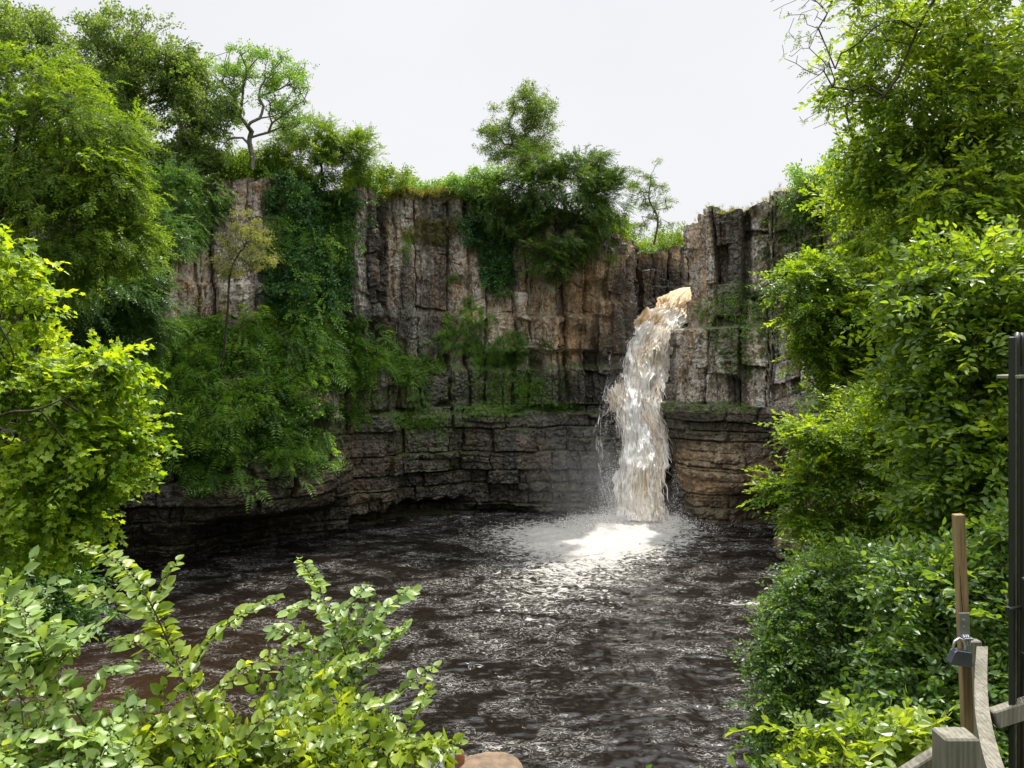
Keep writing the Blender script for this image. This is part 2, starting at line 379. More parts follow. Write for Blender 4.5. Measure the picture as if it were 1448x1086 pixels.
# ---- right wall ----
RP = [(32,60.5),(22,60.6),(16.8,60.4),(14.1,59.4),(12.8,57.2),(13.2,54.8),(15,53.8),(17,53),(22,51),(30,46.5),(42,38),(52,22)]
RT = [21.5,21.5,21.2,21.0,21.1,21.2,21.3,21.9,22.2,22,21,19]
def right_extra(s, z, X, Y, T):
    e = 0*s
    near = sstep(12.4, 13, 60-Y+7)*0+1
    corner = np.exp(-((s-(S_corner))/4.2)**4)
    e += corner*1.3*(1-sstep(13.3, 13.6, z+.2*noise(s*.9, 0, 0, 3)))
    e += (1-corner)*.5*(1-sstep(13.3, 13.7, z+.4*noise(s*.5, 0, 0, 4)))*(Y < 60)
    e += .15*(1-sstep(11.0, 11.2, z))+.08*np.where((z < 8.1) & (z > 7.5), 1, 0)-.05*(7.5-z)*(z < 7.5)*(z > 0)*.6
    e -= 1.7*np.exp(-((s-S_corner-6.0)/4.0)**4)*(1-sstep(1.2, 2.6, z+.35*noise(s*.8, 0, 0, 5)))
    e -= .8*np.exp(-((s-S_corner-3.4)/.3)**2)*sstep(13.6, 14, z)
    e += .5*(h3(np.floor(s/3.1), 8, 8)-.5)*sstep(13.6, 14, z)
    return e
_s = resample(RP, RT, .07, 1.4); S_corner = _s[0][np.argmin(np.hypot(_s[1]-13.0, _s[2]-55.2))]
def right_mask(V, px, py, s):
    z = V[:, 2]; n = fbm(V[:, 0]*.3, z*.3, V[:, 1]*.3, 4, 60)
    wet = .85*(1-sstep(7.2, 8.4, z+n*.5))*(1-.65*ell(px, py, [(1010, 670, 80, 40)])); wet = np.maximum(wet, .6*(px < 955)*(z < 13))
    tan = .2+.75*ell(px, py, [(1010, 670, 75, 60), (1000, 440, 60, 40)])+.15
    lich = 1.*sstep(7, 8.5, z)+.12
    moss = .22+.45*ell(px, py, [(1000, 573, 80, 6), (1060, 420, 60, 30), (1120, 360, 60, 90), (1050, 480, 60, 60)])
    return np.stack([wet, tan, lich, moss], -1)
RIGHT = cliff('cliff_right', 'pale lichen spotted rock buttress of square columns right of the waterfall', RP, RT, 7.9, 12, right_extra, right_mask, cap=4.2, colw=1.35, topvar=.45, bedamp=.26)

# ---- low buttress nearer on the right ----
BP = [(24,54),(19.3,52),(17.6,48),(16.0,45),(15.0,43.3),(15.6,42),(19,40.5),(28,37),(38,30)]
def but_mask(V, px, py, s):
    o = np.ones(len(V)); return np.stack([.7*o, .3*o, .35*o, .42*o], -1)
BUT = cliff('cliff_ledge', 'low layered rock buttress stepping out of the water below the right wall', BP, [8.6]*6+[8.8, 9, 9], 30, 23, lambda s, z, X, Y, T: -.06*z+.35*(z < 2.2)-.5*(z < .9)+.4*(z > 5.9)*(z < 6.9), but_mask, cap=4.5, topvar=.5, sm=1.0, bedamp=.42)

# ---- stepped rock under the fall and the river bed above it ----
BEDP = [(4.5,60.5),(7.5,59.2),(9.5,58.7),(12,58.2),(15,58)]
def bed_mask(V, px, py, s):
    o = np.ones(len(V)); return np.stack([o, .3*o, .15*o, .1*o], -1)
BED = cliff('waterfall_bed', 'wet black rock steps the waterfall runs over', BEDP, [14.2, 14.3, 14.5, 14.6, 14.6], 30, 31, lambda s, z, X, Y, T: 2.9-.50*z+.5*(noise(z*.5, 1, 0, 2)), bed_mask, cap=10, topvar=.1, sm=1.0, bedamp=.5)

# ---------------------------------------------------------------- ground
POOL = np.array([(-19.5,26.5),(-21,34),(-25,42),(-16,47),(-11,54),(-3,57),(6,58.5),(9,60),(13,60),(15,54),(19,52),(16,44),(14.5,41),(10.4,33),(8.9,28),(7.9,23),(5,19.5),(-2,18.6),(-10,19.5),(-16,22.5)], float)
def pool_dist(X, Y):
    X = np.asarray(X, float); Y = np.asarray(Y, float)
    d = np.full(X.shape, 1e9); ins = np.zeros(X.shape, bool); n = len(POOL)
    for k in range(n):
        a, b = POOL[k], POOL[(k+1) % n]; e = b-a
        t = np.clip(((X-a[0])*e[0]+(Y-a[1])*e[1])/(e@e), 0, 1)
        d = np.minimum(d, np.hypot(X-a[0]-t*e[0], Y-a[1]-t*e[1]))
        c = ((a[1] > Y) != (b[1] > Y)) & (X < (b[0]-a[0])*(Y-a[1])/(b[1]-a[1]+1e-12)+a[0]); ins ^= c
    return np.where(ins, -d, d)
def ground_z(X, Y):
    d = pool_dist(X, Y)
    near = 1-sstep(9, 20, np.hypot(X, Y))
    z = np.where(d > 0, d*.62, d*.35)
    far = np.minimum(z, 19.)
    nearz = np.minimum(z, 9.9)
    z = far*(1-near)+nearz*near
    return z+.22*fbm(np.asarray(X)*.5, np.asarray(Y)*.5, 0, 4, 70)*np.clip(d, 0, 1)*sstep(2, 6, np.hypot(X, Y))-.15
def ground():
    m = NT('leaf_litter_soil'); v = m.obj(); n1 = m.noise(v, 1.2, 6, .7); n2 = m.noise(v, 9, 5, .7)
    col = m.ramp(n2, [(.3, (.03, .022, .014)), (.6, (.085, .06, .038)), (.8, (.15, .115, .075))])
    col = m.mix(m.ramp(n1, [(.42, 0.), (.56, 1.)]), col, m.ramp(n2, [(.3, (.025, .045, .012)), (.7, (.07, .11, .03))]))
    mat = m.done(m.pbsdf(col, .9, m.bump(n2, .8, .1), .25).outputs[0])
    def axis(lo, hi, core0, core1, step):
        a = list(np.arange(core0, core1, step)); q = step
        while a[-1] < hi: q *= 1.18; a.append(a[-1]+q)
        q = step
        while a[0] > lo: q *= 1.18; a.insert(0, a[0]-q)
        return np.array(a)
    X, Y = np.meshgrid(axis(-1500, 1500, -34, 30, .4), axis(-600, 2500, -6, 72, .4))
    Z = ground_z(X, Y); H, Wd = X.shape; idx = np.arange(H*Wd).reshape(H, Wd)
    Fq = np.stack([idx[:-1, :-1], idx[:-1, 1:], idx[1:, 1:], idx[1:, :-1]], -1).reshape(-1, 4)
    o = link('ground', raw_mesh('ground', np.stack([X, Y, Z], -1).reshape(-1, 3), [Fq], mat, True))
    tag(o, 'mossy brown soil of the wooded gorge banks', 'ground', kind='structure')
ground()

# ---------------------------------------------------------------- pool water
def water():
    m = NT('peat_water'); v = m.obj(); f = m.attr('foam_light').outputs['Fac']; sh = m.attr('shallow').outputs['Fac']
    ed = m.noise(m.mapping(v, (1, 1.6, 1)), .9, 5, .6, .6)
    body = m.mix(sh, (.0055, .004, .003), (.030, .016, .007))
    body = m.mix(m.ramp(ed, [(.54, 0.), (.7, .4)]), body, (.011, .007, .0045))
    thr1 = m.noise(m.mapping(v, (1.0, 1.7, 1)), 2.0, 2.5, .6, 1.4)
    lace = m.ramp(m.math('ABSOLUTE', m.math('SUBTRACT', thr1, .5)), [(.0, 1.), (.018, .6), (.03, 0.)])
    lace2 = m.ramp(m.math('ABSOLUTE', m.math('SUBTRACT', m.noise(m.mapping(v, (1.0, 1.8, 1)), 4.4, 2.5, .6, 1.8), .5)), [(.0, .5), (.012, .25), (.026, 0.)])
    zone = m.ramp(m.math('ADD', m.noise(m.mapping(v, (1, 1.5, 1)), .45, 4, .65, .6), m.math('MULTIPLY', f, .3)), [(.46, 0.), (.66, 1.)])
    thin = m.math('MULTIPLY', m.math('MAXIMUM', lace, lace2), m.math('ADD', m.math('MULTIPLY', zone, .68), .03))  # pale lines: thin froth, plus silvery ripple glints painted into the colour
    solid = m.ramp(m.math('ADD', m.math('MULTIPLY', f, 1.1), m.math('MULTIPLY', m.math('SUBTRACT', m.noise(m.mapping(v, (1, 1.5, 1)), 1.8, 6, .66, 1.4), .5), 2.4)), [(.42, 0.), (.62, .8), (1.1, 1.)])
    foam_light = m.math('MAXIMUM', thin, solid)
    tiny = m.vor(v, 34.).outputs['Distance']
    foam_light = m.math('MULTIPLY', foam_light, m.ramp(tiny, [(.1, 1.), (.75, .62)]))
    col = m.mix(foam_light, body, (.47, .455, .42))
    n2 = m.noise(m.mapping(v, (1, 1.5, 1)), 5.5, 5, .6, .7); n3 = m.noise(v, 19, 3, .6, .4)
    nrm = m.bump(m.math('ADD', n2, m.math('MULTIPLY', n3, .2)), .22, .05)
    b = m.pbsdf(col, m.math('ADD', .04, m.math('MULTIPLY', foam_light, .6)), nrm, .55); b.inputs['IOR'].default_value = 1.33
    mat = m.done(b.outputs[0])
    x = np.arange(-34, 26, .085); y = 17*np.exp(np.arange(0, np.log(61.5/17), .085/40)) if False else np.arange(17, 61.5, .085)
    X, Y = np.meshgrid(x, y)
    wx = X+.7*fbm(X*.35, Y*.35, 0, 2, 80); wy = Y+.7*fbm(X*.35, Y*.35, 9, 2, 81)
    r = np.hypot(X-8.2, Y-54.5)
    A = .75+.9*np.exp(-(r/9)**2)
    rid = lambda q: 1-2*np.sqrt(q*q+.012)
    h = .07*noise(wx*.45, wy*.65, 0, 82)+.038*rid(noise(wx*1.1, wy*1.8, 0, 83))+.034*rid(noise(wx*2.4+3, wy*3.9, 0, 84))+.008*rid(noise(wx*4.8, wy*6., 0, 85))
    h = h*A+.05*np.exp(-(r/14)**2)*np.sin(r*2.1+2*noise(X*.3, Y*.3, 0, 86))
    # foam fans from the fall; wide lobes also paint the sunlit patch white
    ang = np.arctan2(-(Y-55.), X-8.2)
    foam_light = 1.0*np.exp(-(r/3.4)**2)+.92*np.exp(-(np.hypot((X-4.9)/6.6, (Y-50.)/4.8))**2)
    foam_light += .50*np.exp(-(np.hypot((X-2.5-(Y-40)*.3)/4.5, (Y-42)/9.0))**2)+.30*np.exp(-(np.hypot((X-11.6)/2.6, (Y-36.3+.12*(X-11))/.6))**2)*1.9
    foam_light += .25*np.exp(-((pool_dist(X, Y)+.8)/.7)**2)*(Y > 40)
    h += .10*np.exp(-(r/3)**2)*(1+noise(X*2.5, Y*2.5, 0, 88))
    shal = .95*np.exp(-(np.hypot((X+15)/5.5, (Y-25)/4.5))**2)+.22*np.exp(-(np.hypot((X+10)/5, (Y-33)/4))**2)
    H, Wd = X.shape; idx = np.arange(H*Wd).reshape(H, Wd)
    Fq = np.stack([idx[:-1, :-1], idx[:-1, 1:], idx[1:, 1:], idx[1:, :-1]], -1).reshape(-1, 4)
    pd = pool_dist(X, Y).reshape(-1); Fq = Fq[pd[Fq[:, 0]] < 3.5]
    o = link('water', raw_mesh('water', np.stack([X, Y, h], -1).reshape(-1, 3), [Fq], mat, True, {'foam_light': foam_light.ravel(), 'shallow': shal.ravel()}))
    tag(o, 'rippling dark brown peaty water of the plunge pool', 'water', kind='structure')
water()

# ---------------------------------------------------------------- the fall
def bez(P, n):
    """Catmull-Rom through rows of P"""
    P = np.asarray(P, float); Q = np.concatenate([2*P[:1]-P[1:2], P, 2*P[-1:]-P[-2:-1]]); out = []
    m = len(P)-1
    for u in np.linspace(0, m-1e-6, n):
        i = int(u); t = u-i; a, b, c, d = Q[i:i+4]
        out.append(.5*((2*b)+(c-a)*t+(2*a-5*b+4*c-d)*t*t+(3*b-a-3*c+d)*t**3))
    return np.array(out)
def fall_material(name, edge):
    m = NT(name); u = m.attr('u').outputs['Fac']; vv = m.attr('v').outputs['Fac']
    cb = m.n('ShaderNodeCombineXYZ'); m.l(u, cb.inputs[0]); m.l(vv, cb.inputs[1])
    st = m.noise(m.mapping(cb.outputs[0], (11, 6, 1)), 1., 7, .66, 1.0)
    st2 = m.noise(m.mapping(cb.outputs[0], (46, 12, 1)), 1., 5, .7, .6)
    tan = m.attr('tan').outputs['Fac']
    f = m.math('ADD', m.math('MULTIPLY', st, .9), m.math('MULTIPLY', st2, .35))
    col = m.ramp(m.math('SUBTRACT', f, m.math('MULTIPLY', tan, .42)), [(.10, (.42, .26, .11)), (.27, (.78, .63, .43)), (.40, (.92, .87, .78)), (.54, (.95, .94, .92))])
    h = m.math('ADD', st, m.math('MULTIPLY', st2, .5))
    b = m.pbsdf(col, .85, m.bump(h, .8, .16), .12)
    tr = m.n('ShaderNodeBsdfTranslucent'); m.set(tr.inputs[0], m.mix(1., col, (1., .95, .85), 'MULTIPLY'))
    m1 = m.n('ShaderNodeMixShader'); m1.inputs[0].default_value = .12; m.l(b.outputs[0], m1.inputs[1]); m.l(tr.outputs[0], m1.inputs[2])
    a = m.attr('alpha').outputs['Fac']
    al = m.ramp(m.math('ADD', a, m.math('MULTIPLY', m.math('SUBTRACT', m.math('ADD', m.math('MULTIPLY', st, .6), m.math('MULTIPLY', st2, .6)), .6), 2.2)), [(edge-.14, 0.), (edge+.14, 1.)])
    mx = m.n('ShaderNodeMixShader'); m.l(al, mx.inputs[0]); tp = m.n('ShaderNodeBsdfTransparent')
    m.l(tp.outputs[0], mx.inputs[1]); m.l(m1.outputs[0], mx.inputs[2]); return m.done(mx.outputs[0])
def sheet(name, path, mat, nv, nu, seed, bulge, rough_amp, tanf, alf, parent=None, push=0.):
    P = np.array([list(W(*p[:3]))+[p[3]*p[2]/F] for p in path]); Q = bez(P, nv)
    ctr, hw = Q[:, :3], Q[:, 3]
    T = np.gradient(ctr, axis=0); T /= np.linalg.norm(T, axis=1)[:, None]
    side = np.tile([1., -.12, 0], (nv, 1)); side -= T*np.sum(T*side, 1)[:, None]; side /= np.linalg.norm(side, axis=1)[:, None]
    N = np.cross(T, side); N *= np.where(N[:, 1] > 0, -1, 1)[:, None]
    u = np.linspace(-1, 1, nu); arc = np.concatenate([[0], np.cumsum(np.linalg.norm(np.diff(ctr, axis=0), axis=1))])
    U, Vv = np.meshgrid(u, arc); wd = hw[:, None]*(1+.16*noise(np.sign(U)*3, Vv*.7, 0, seed)+.10*noise(np.sign(U)*5, Vv*2.3, 0, seed+1))
    lump = np.maximum(0, rough_amp(Vv/arc[-1]))*(.60*fbm(U*2.4+.5*noise(U, Vv*.5, 0, seed+11), Vv*.42-U*U*.8, 0, 3, seed+2)+.42*np.abs(fbm(U*6.5+.7*noise(U*1.5, Vv*.6, 0, seed+12), Vv*.8, 2, 3, seed+4))+.20*fbm(U*24+1.2*noise(U*3, Vv, 0, seed+13), Vv*2.2, 0, 3, seed+7))
    n = bulge*(1-U*U)+lump+push
    V = ctr[:, None]+side[:, None]*(U*wd)[..., None]+N[:, None]*n[..., None]
    idx = np.arange(nv*nu).reshape(nv, nu); Fq = np.stack([idx[:-1, :-1], idx[:-1, 1:], idx[1:, 1:], idx[1:, :-1]], -1).reshape(-1, 4)
    vn = Vv/arc[-1]
    at = {'u': (U*wd*.3).ravel(), 'v': (Vv*.1-np.abs(U)*.08).ravel(), 'tan': np.clip(tanf(U, vn), 0, 1).ravel(), 'alpha': alf(U, vn).ravel()}
    return link(name, raw_mesh(name, V.reshape(-1, 3), [Fq], mat, True, at), parent)
FALLMAT = fall_material('falling_water', .2)
SPRAYMAT = fall_material('water_veil', .75)
FALL_PATH = [(1085,413,67.5,36),(1020,414,66.8,36),(984,416,65.3,34),(964,425,63.8,30),(950,446,62.6,26),(929,466,61.4,31),(913,492,60.5,35),(917,520,60.0,30),(900,552,58.5,40),(901,585,57.5,40),(912,622,57.1,33),(907,662,56.0,36),(904,705,55.0,36),(909,744,54.4,42)]
root = thing('waterfall', 'foaming cream and tan waterfall plunging through the notch into the pool', 'waterfall', (0, 0, 0))
sheet('main_stream', FALL_PATH, FALLMAT, 620, 130, 90, .55, lambda v: sstep(.30, .44, v)*1.5+.12,
      lambda U, v: 1.0*(1-sstep(.33, .41, v))+.35*np.exp(-((v-.52)/.09)**2)*(1-U*.4)+.75*np.exp(-((v-.74)/.08)**2)*(1-sstep(-.1, .5, U))+.55*sstep(.75, .95, v)*(U > -.3)+.22+.5*np.exp(-((v-.44)/.05)**2)*(1-sstep(-.2, .6, U)), lambda U, v: 1.6-1.15*np.abs(U)**4-.9*sstep(.965, 1., v), root)
sheet('spray_veil', [(922,470,60.8,24),(908,505,59.8,34),(902,540,58.7,38),(898,590,57.4,36),(902,650,56,34),(902,700,54.8,38),(904,742,53.9,48)], SPRAYMAT, 420, 110, 95, .7, lambda v: 1.5+0*v,
      lambda U, v: .35+.3*np.sin(v*9)*(U > -.2), lambda U, v: 1.02-.75*np.abs(U)**2.5, root, .35)
sheet('side_trickle', [(866,500,58.8,6),(860,540,58.0,10),(853,580,57.2,13),(849,620,56.5,15),(852,660,56.0,14),(860,710,55.4,16)], SPRAYMAT, 220, 60, 97, .3, lambda v: .5+0*v,
      lambda U, v: 0*U-.1, lambda U, v: .60-.4*np.abs(U)**2, root, .2)
def strands():
    rs = np.random.RandomState(15); k = 3200; n = 9; mb = MB(); path = np.array([list(W(*p[:3]))+[p[3]*p[2]/F] for p in FALL_PATH]); Q = bez(path, 400)
    v0 = 400*(.36+.60*rs.rand(k)); ln = 400*rs.uniform(.015, .07, k); u = rs.uniform(-1, 1, k)*rs.uniform(.6, 1.02, k); edge = np.abs(u) > .85
    t = np.linspace(0, 1, n)[None]; idx = np.clip(v0[:, None]+ln[:, None]*t, 0, 399).astype(int); P = Q[idx]
    du = rs.normal(0, .16, k)[:, None]*t+.05*np.sin(t*6+rs.rand(k, 1)*6); off = -(.55*(1-np.clip(u, -1, 1)**2)+.25+rs.rand(k)*.55)[:, None]-.25*t
    X = P[..., 0]+(u[:, None]+du)*P[..., 3]*.92; Y = P[..., 1]+off; Z = P[..., 2]-.0*t; w = (rs.uniform(.006, .024, k)[:, None])*np.sin(np.pi*np.clip(t*.96+.02, 0, 1))**.6
    V = np.stack([np.stack([X-w, Y, Z], -1), np.stack([X, Y-w*.8, Z], -1), np.stack([X+w, Y, Z], -1)], 2).reshape(-1, 3); b = np.arange(k)[:, None]*n*3+np.arange(n-1)[None]*3; b = b.reshape(-1)
    q = np.concatenate([np.stack([b, b+1, b+4, b+3], -1), np.stack([b+1, b+2, b+5, b+4], -1)]); mb.add(V, q, None, np.repeat(rs.rand(k), n*3))
    m = NT('water_strands'); a = m.attr('tint').outputs['Fac']; bs = m.pbsdf(m.ramp(a, [(.1, (.72, .55, .34)), (.6, (.92, .87, .78))]), .8, None, .1)
    mb.build('water_strands', m.done(bs.outputs[0]), root)
strands()
def droplets():
    rs = np.random.RandomState(5); mb = MB(); k = 17000
    v = rs.rand(k); path = bez(np.array([list(W(*p[:3])) for p in FALL_PATH[5:]]), 200)
    c = path[(v*199).astype(int)]; sd = rs.choice([-1, 1], k, p=[.62, .38]); w = (1.9+np.abs(rs.normal(0, .55, k))*(.5+v))*sd
    P = c+np.stack([w+.3, -1.1+rs.normal(0, .4, k)+.5*np.abs(w), rs.normal(0, .3, k)], -1)
    q = int(k*.55); th = rs.uniform(-2.9, -.2, q); rr = np.abs(rs.normal(0, 1.7, q))+.8     # splash crown at the foot
    P[:q] = np.stack([8.0+np.cos(th)*rr*1.3, 54.8+np.sin(th)*rr*.9, np.abs(rs.normal(0, .9, q))*np.exp(-rr/3.)], -1)
    sz = rs.uniform(.010, .032, k)
    T = np.array([[1, 0, -.4], [-.5, .87, -.4], [-.5, -.87, -.4], [0, 0, 1.5]])
    V = P[:, None]+T[None]*sz[:, None, None]*rs.uniform(.7, 1.3, (k, 4, 1))
    Fi = np.array([[0, 1, 3], [1, 2, 3], [2, 0, 3], [0, 2, 1]])
    mb.add(V.reshape(-1, 3), None, (Fi[None]+4*np.arange(k)[:, None, None]).reshape(-1, 3))
    m = NT('droplets'); mat = m.done(m.pbsdf((.85, .82, .78), .3).outputs[0])
    o = mb.build('droplets', mat, root)
droplets()

def mist():
    n = 20; th = np.linspace(0, math.pi, n); ph = np.linspace(0, 2*math.pi, 2*n, endpoint=False); T_, P_ = np.meshgrid(th, ph, indexing='ij')
    v = np.stack([np.sin(T_)*np.cos(P_), np.sin(T_)*np.sin(P_), np.cos(T_)], -1); idx = np.arange(n*2*n).reshape(n, 2*n); i2 = np.roll(idx, -1, 1)
    Fq = np.stack([idx[:-1], idx[1:], i2[1:], i2[:-1]], -1).reshape(-1, 4)
    m = NT('spray_mist'); ob = m.obj(); d = m.n('ShaderNodeVectorMath', operation='LENGTH'); m.l(ob, d.inputs[0])
    fall = m.n('ShaderNodeMapRange', interpolation_type='SMOOTHSTEP'); m.l(d.outputs['Value'], fall.inputs[0]); fall.inputs[1].default_value = 1.; fall.inputs[2].default_value = .15
    dens = m.math('MULTIPLY', m.math('MULTIPLY', fall.outputs[0], m.ramp(m.noise(m.mapping(ob, (3, 3, 2.4)), 1., 3, .6), [(.34, .0), (.75, 1.)])), MIST)
    pv = m.n('ShaderNodeVolumePrincipled'); pv.inputs['Color'].default_value = (.95, .96, .98, 1); m.l(dens, pv.inputs['Density']); pv.inputs['Anisotropy'].default_value = .2
    m.l(pv.outputs[0], m.out.inputs['Volume'])
    for nm, lab, c, sc_ in (('mist', 'white spray drifting left from the foot of the waterfall', (5.0, 54.2, 2.2), (5.2, 2.6, 5.4)), ('mist', 'bright spray at the foot of the waterfall', (7.9, 52.9, .9), (5.0, 2.2, 3.0)), ('mist', 'thin vapour beside the head of the waterfall', (8.4, 60.9, 15.0), (1.9, 1.2, 2.6))):
        o = link(nm, raw_mesh(nm, v.reshape(-1, 3), [Fq], m.m, True)); o.location = c; o.scale = sc_; tag(o, lab, 'mist', kind='stuff')
mist()
# ---------------------------------------------------------------- leaf sprays (templates along +X, up +Z, unit length)
def leaf_geo(kind, rs):
    """one leaf, length 1 along +X. returns V, quads, tris"""
    if kind == 'ovate':       # 4 stations, folded on the midrib, tip curled
        xs = [0, .18, .45, .75, 1.]; ws = [0, .21, .29, .19, 0.]; cur = rs.uniform(-.35, .15); V = []; 
        for x, w in zip(xs, ws):
            z = cur*x*x
            V.append([x, 0, z])
            if w: V.append([x+.03, w, z+w*.35]); V.append([x+.03, -w, z+w*.35])
        # ids: 0 | 1,2,3 | 4,5,6 | 7,8,9 | 10
        q = [[1, 2, 5, 4], [3, 1, 4, 6], [4, 5, 8, 7], [6, 4, 7, 9]]; q = [f[::-1] for f in q]
        t = [[0, 1, 2][::-1], [0, 3, 1][::-1], [7, 8, 10][::-1], [9, 7, 10][::-1]]; return np.array(V), q, t
    if kind == 'rhomb':
        c = rs.uniform(-.2, .1)
        return np.array([[0, 0, 0], [.45, .26, .09], [1, 0, c], [.45, -.26, .09], [.5, 0, 0]]), [[0, 4, 2, 1][::-1], [0, 3, 2, 4][::-1]], []
    if kind == 'narrow':
        return np.array([[0, 0, 0], [.45, .15, .05], [1, 0, -.1], [.45, -.15, .05]]), [[0, 3, 2, 1]], []
    if kind == 'needle':
        return np.array([[0, .05, 0], [0, -.05, 0], [1, -.035, -.08], [1, .035, -.08]]), [[0, 1, 2, 3]], []
    if kind == 'lobed':
        an = np.radians([-150, -118, -78, -52, -30, -12, 0, 12, 30, 52, 78, 118, 150]); rr = np.array([.3, .55, .44, .78, .60, .62, 1.0, .62, .60, .78, .44, .55, .3])*.62
        V = [[.3, 0, 0]]+[[.3+r*math.cos(a), r*math.sin(a), .10*abs(math.sin(a))-.25*r*r*rs.rand()] for a, r in zip(an, rr)]
        return np.array(V), [], [[0, k, k+1] for k in range(1, 13)]
    if kind == 'heart':
        V = [[.1, 0, 0], [0, .3, .05], [.4, .42, .06], [1, 0, -.1], [.4, -.42, .06], [0, -.3, .05]]
        return np.array(V), [[0, 3, 2, 1], [0, 5, 4, 3]], []
    if kind == 'blade':
        return np.array([[0, -.02, 0], [0, .02, 0], [.5, .018, .12], [.5, -.018, .12], [1, 0, -.1]]), [[0, 1, 2, 3][::-1]], [[3, 4, 2]]

def template(leaf, layout, n, size, seed, droop=.18, twig=True, flat=.35):
    rs = np.random.RandomState(seed); Vs, Q, T, A, k0 = [], [], [], [], 0
    def put(pos, d, up, sc, tint):
        nonlocal k0
        V, q, t = leaf_geo(leaf, rs)
        d = d/np.linalg.norm(d); y = np.cross(up, d); y /= np.linalg.norm(y)+1e-9; z = np.cross(d, y)
        V = pos+(V*sc) @ np.stack([d, y, z]); Vs.append(V); A.append(np.full(len(V), tint))
        Q.extend([[i+k0 for i in f] for f in q]); T.extend([[i+k0 for i in f] for f in t]); k0 += len(V)
    bend = rs.uniform(-.12, .12)
    axis = lambda x: np.array([x, bend*x*x+.03*math.sin(9*x), -droop*x*x])
    if layout in ('alt', 'pair'):
        for k in range(n):
            x = (k+.6)/n; sd = [1, -1] if layout == 'pair' else [1 if k % 2 else -1]
            for s_ in sd:
                a = math.radians(rs.uniform(38, 72))*s_ if k < n-1 else rs.uniform(-.3, .3)
                d = np.array([math.cos(a), math.sin(a), rs.uniform(-.45, .25)]); up = np.array([0, 0, 1])+rs.normal(0, flat, 3)
                put(axis(x), d, up, size*rs.uniform(.7, 1.1)*(1-.35*abs(x-.45)), rs.uniform(.15, .85))
    elif layout == 'tuft':
        for k in range(n):
            d = rs.normal(0, 1, 3)+np.array([1.3, 0, .1]); up = np.array([0, 0, 1])+rs.normal(0, flat, 3)
            put(np.array([rs.uniform(.0, .9), rs.normal(0, .22), rs.normal(0, .16)]), d, up, size*rs.uniform(.6, 1.15), rs.uniform(.1, .9))
    elif layout == 'frond':
        for k in range(n):
            x = .12+.88*k/n; w = math.sin(math.pi*(x*.82+.12))
            p = np.array([x, 0, .35*x-.75*x*x*droop*3])
            for s_ in (1, -1):
                put(p, np.array([.45, s_, -.15]), np.array([0, 0, 1])+rs.normal(0, .15, 3), size*w, rs.uniform(.25, .7))
    elif layout == 'grass':
        for k in range(n):
            a = rs.uniform(-math.pi, math.pi); put(rs.normal(0, .12, 3)*[1, 1, 0.2]+[.0, 0, 0], np.array([rs.uniform(.8, 1.4), math.cos(a)*.6, math.sin(a)*.6]), np.array([0, 0, 1.])+rs.normal(0, .3, 3), size*rs.uniform(.5, 1.1), rs.uniform(.1, .9))
    if twig and layout in ('alt', 'pair'):
        for x0, x1 in ((0, .35), (.35, .7), (.7, 1.)):
            p, q = axis(x0), axis(x1); r0, r1 = .010*(1.15-x0), .010*(1.15-x1)
            V = np.array([p+[0, r0, 0], p+[0, -r0, 0], p+[0, 0, r0*1.5], q+[0, r1, 0], q+[0, -r1, 0], q+[0, 0, r1*1.5]])
            Vs.append(V); A.append(np.full(6, .05)); Q.extend([[k0, k0+1, k0+4, k0+3], [k0+1, k0+2, k0+5, k0+4], [k0+2, k0, k0+3, k0+5]]); k0 += 6
    return dict(V=np.concatenate(Vs), Q=np.array(Q, int).reshape(-1, 4), T=np.array(T, int).reshape(-1, 3), A=np.concatenate(A))
def family(*a, n=5, **k):
    return [template(*a[:4], seed=s*17+3, **k) for s in range(n)]
TP = {
 'near_elm':  family('ovate', 'alt', 11, .30, n=6, droop=.10),
 'near_elm_s': family('ovate', 'alt', 9, .27, n=5, droop=.2, flat=.5),
 'mid_alt':   family('rhomb', 'alt', 12, .26, n=6, flat=.5),
 'mid_pair':  family('rhomb', 'pair', 8, .27, n=5, droop=.3, flat=.4),
 'ash':       family('narrow', 'pair', 9, .30, n=6, droop=.42, flat=.3),
 'ash_near':  family('rhomb', 'pair', 7, .30, n=5, droop=.35, flat=.3),
 'maple':     family('lobed', 'alt', 7, .42, n=6, droop=.15, flat=.5),
 'needle':    family('needle', 'pair', 13, .34, n=5, droop=.3, flat=.5),
 'ledge':     family('rhomb', 'tuft', 10, .40, n=6, flat=.8),
 'far':       family('rhomb', 'tuft', 16, .32, n=6, flat=.9),
 'far_fine':  family('narrow', 'tuft', 18, .34, n=6, flat=.9),
 'ivy':       family('heart', 'tuft', 16, .30, n=6, flat=.7),
 'fern':      family('narrow', 'frond', 9, .36, n=6, droop=.5),
 'grass':     family('blade', 'grass', 22, 1.0, n=5),
}
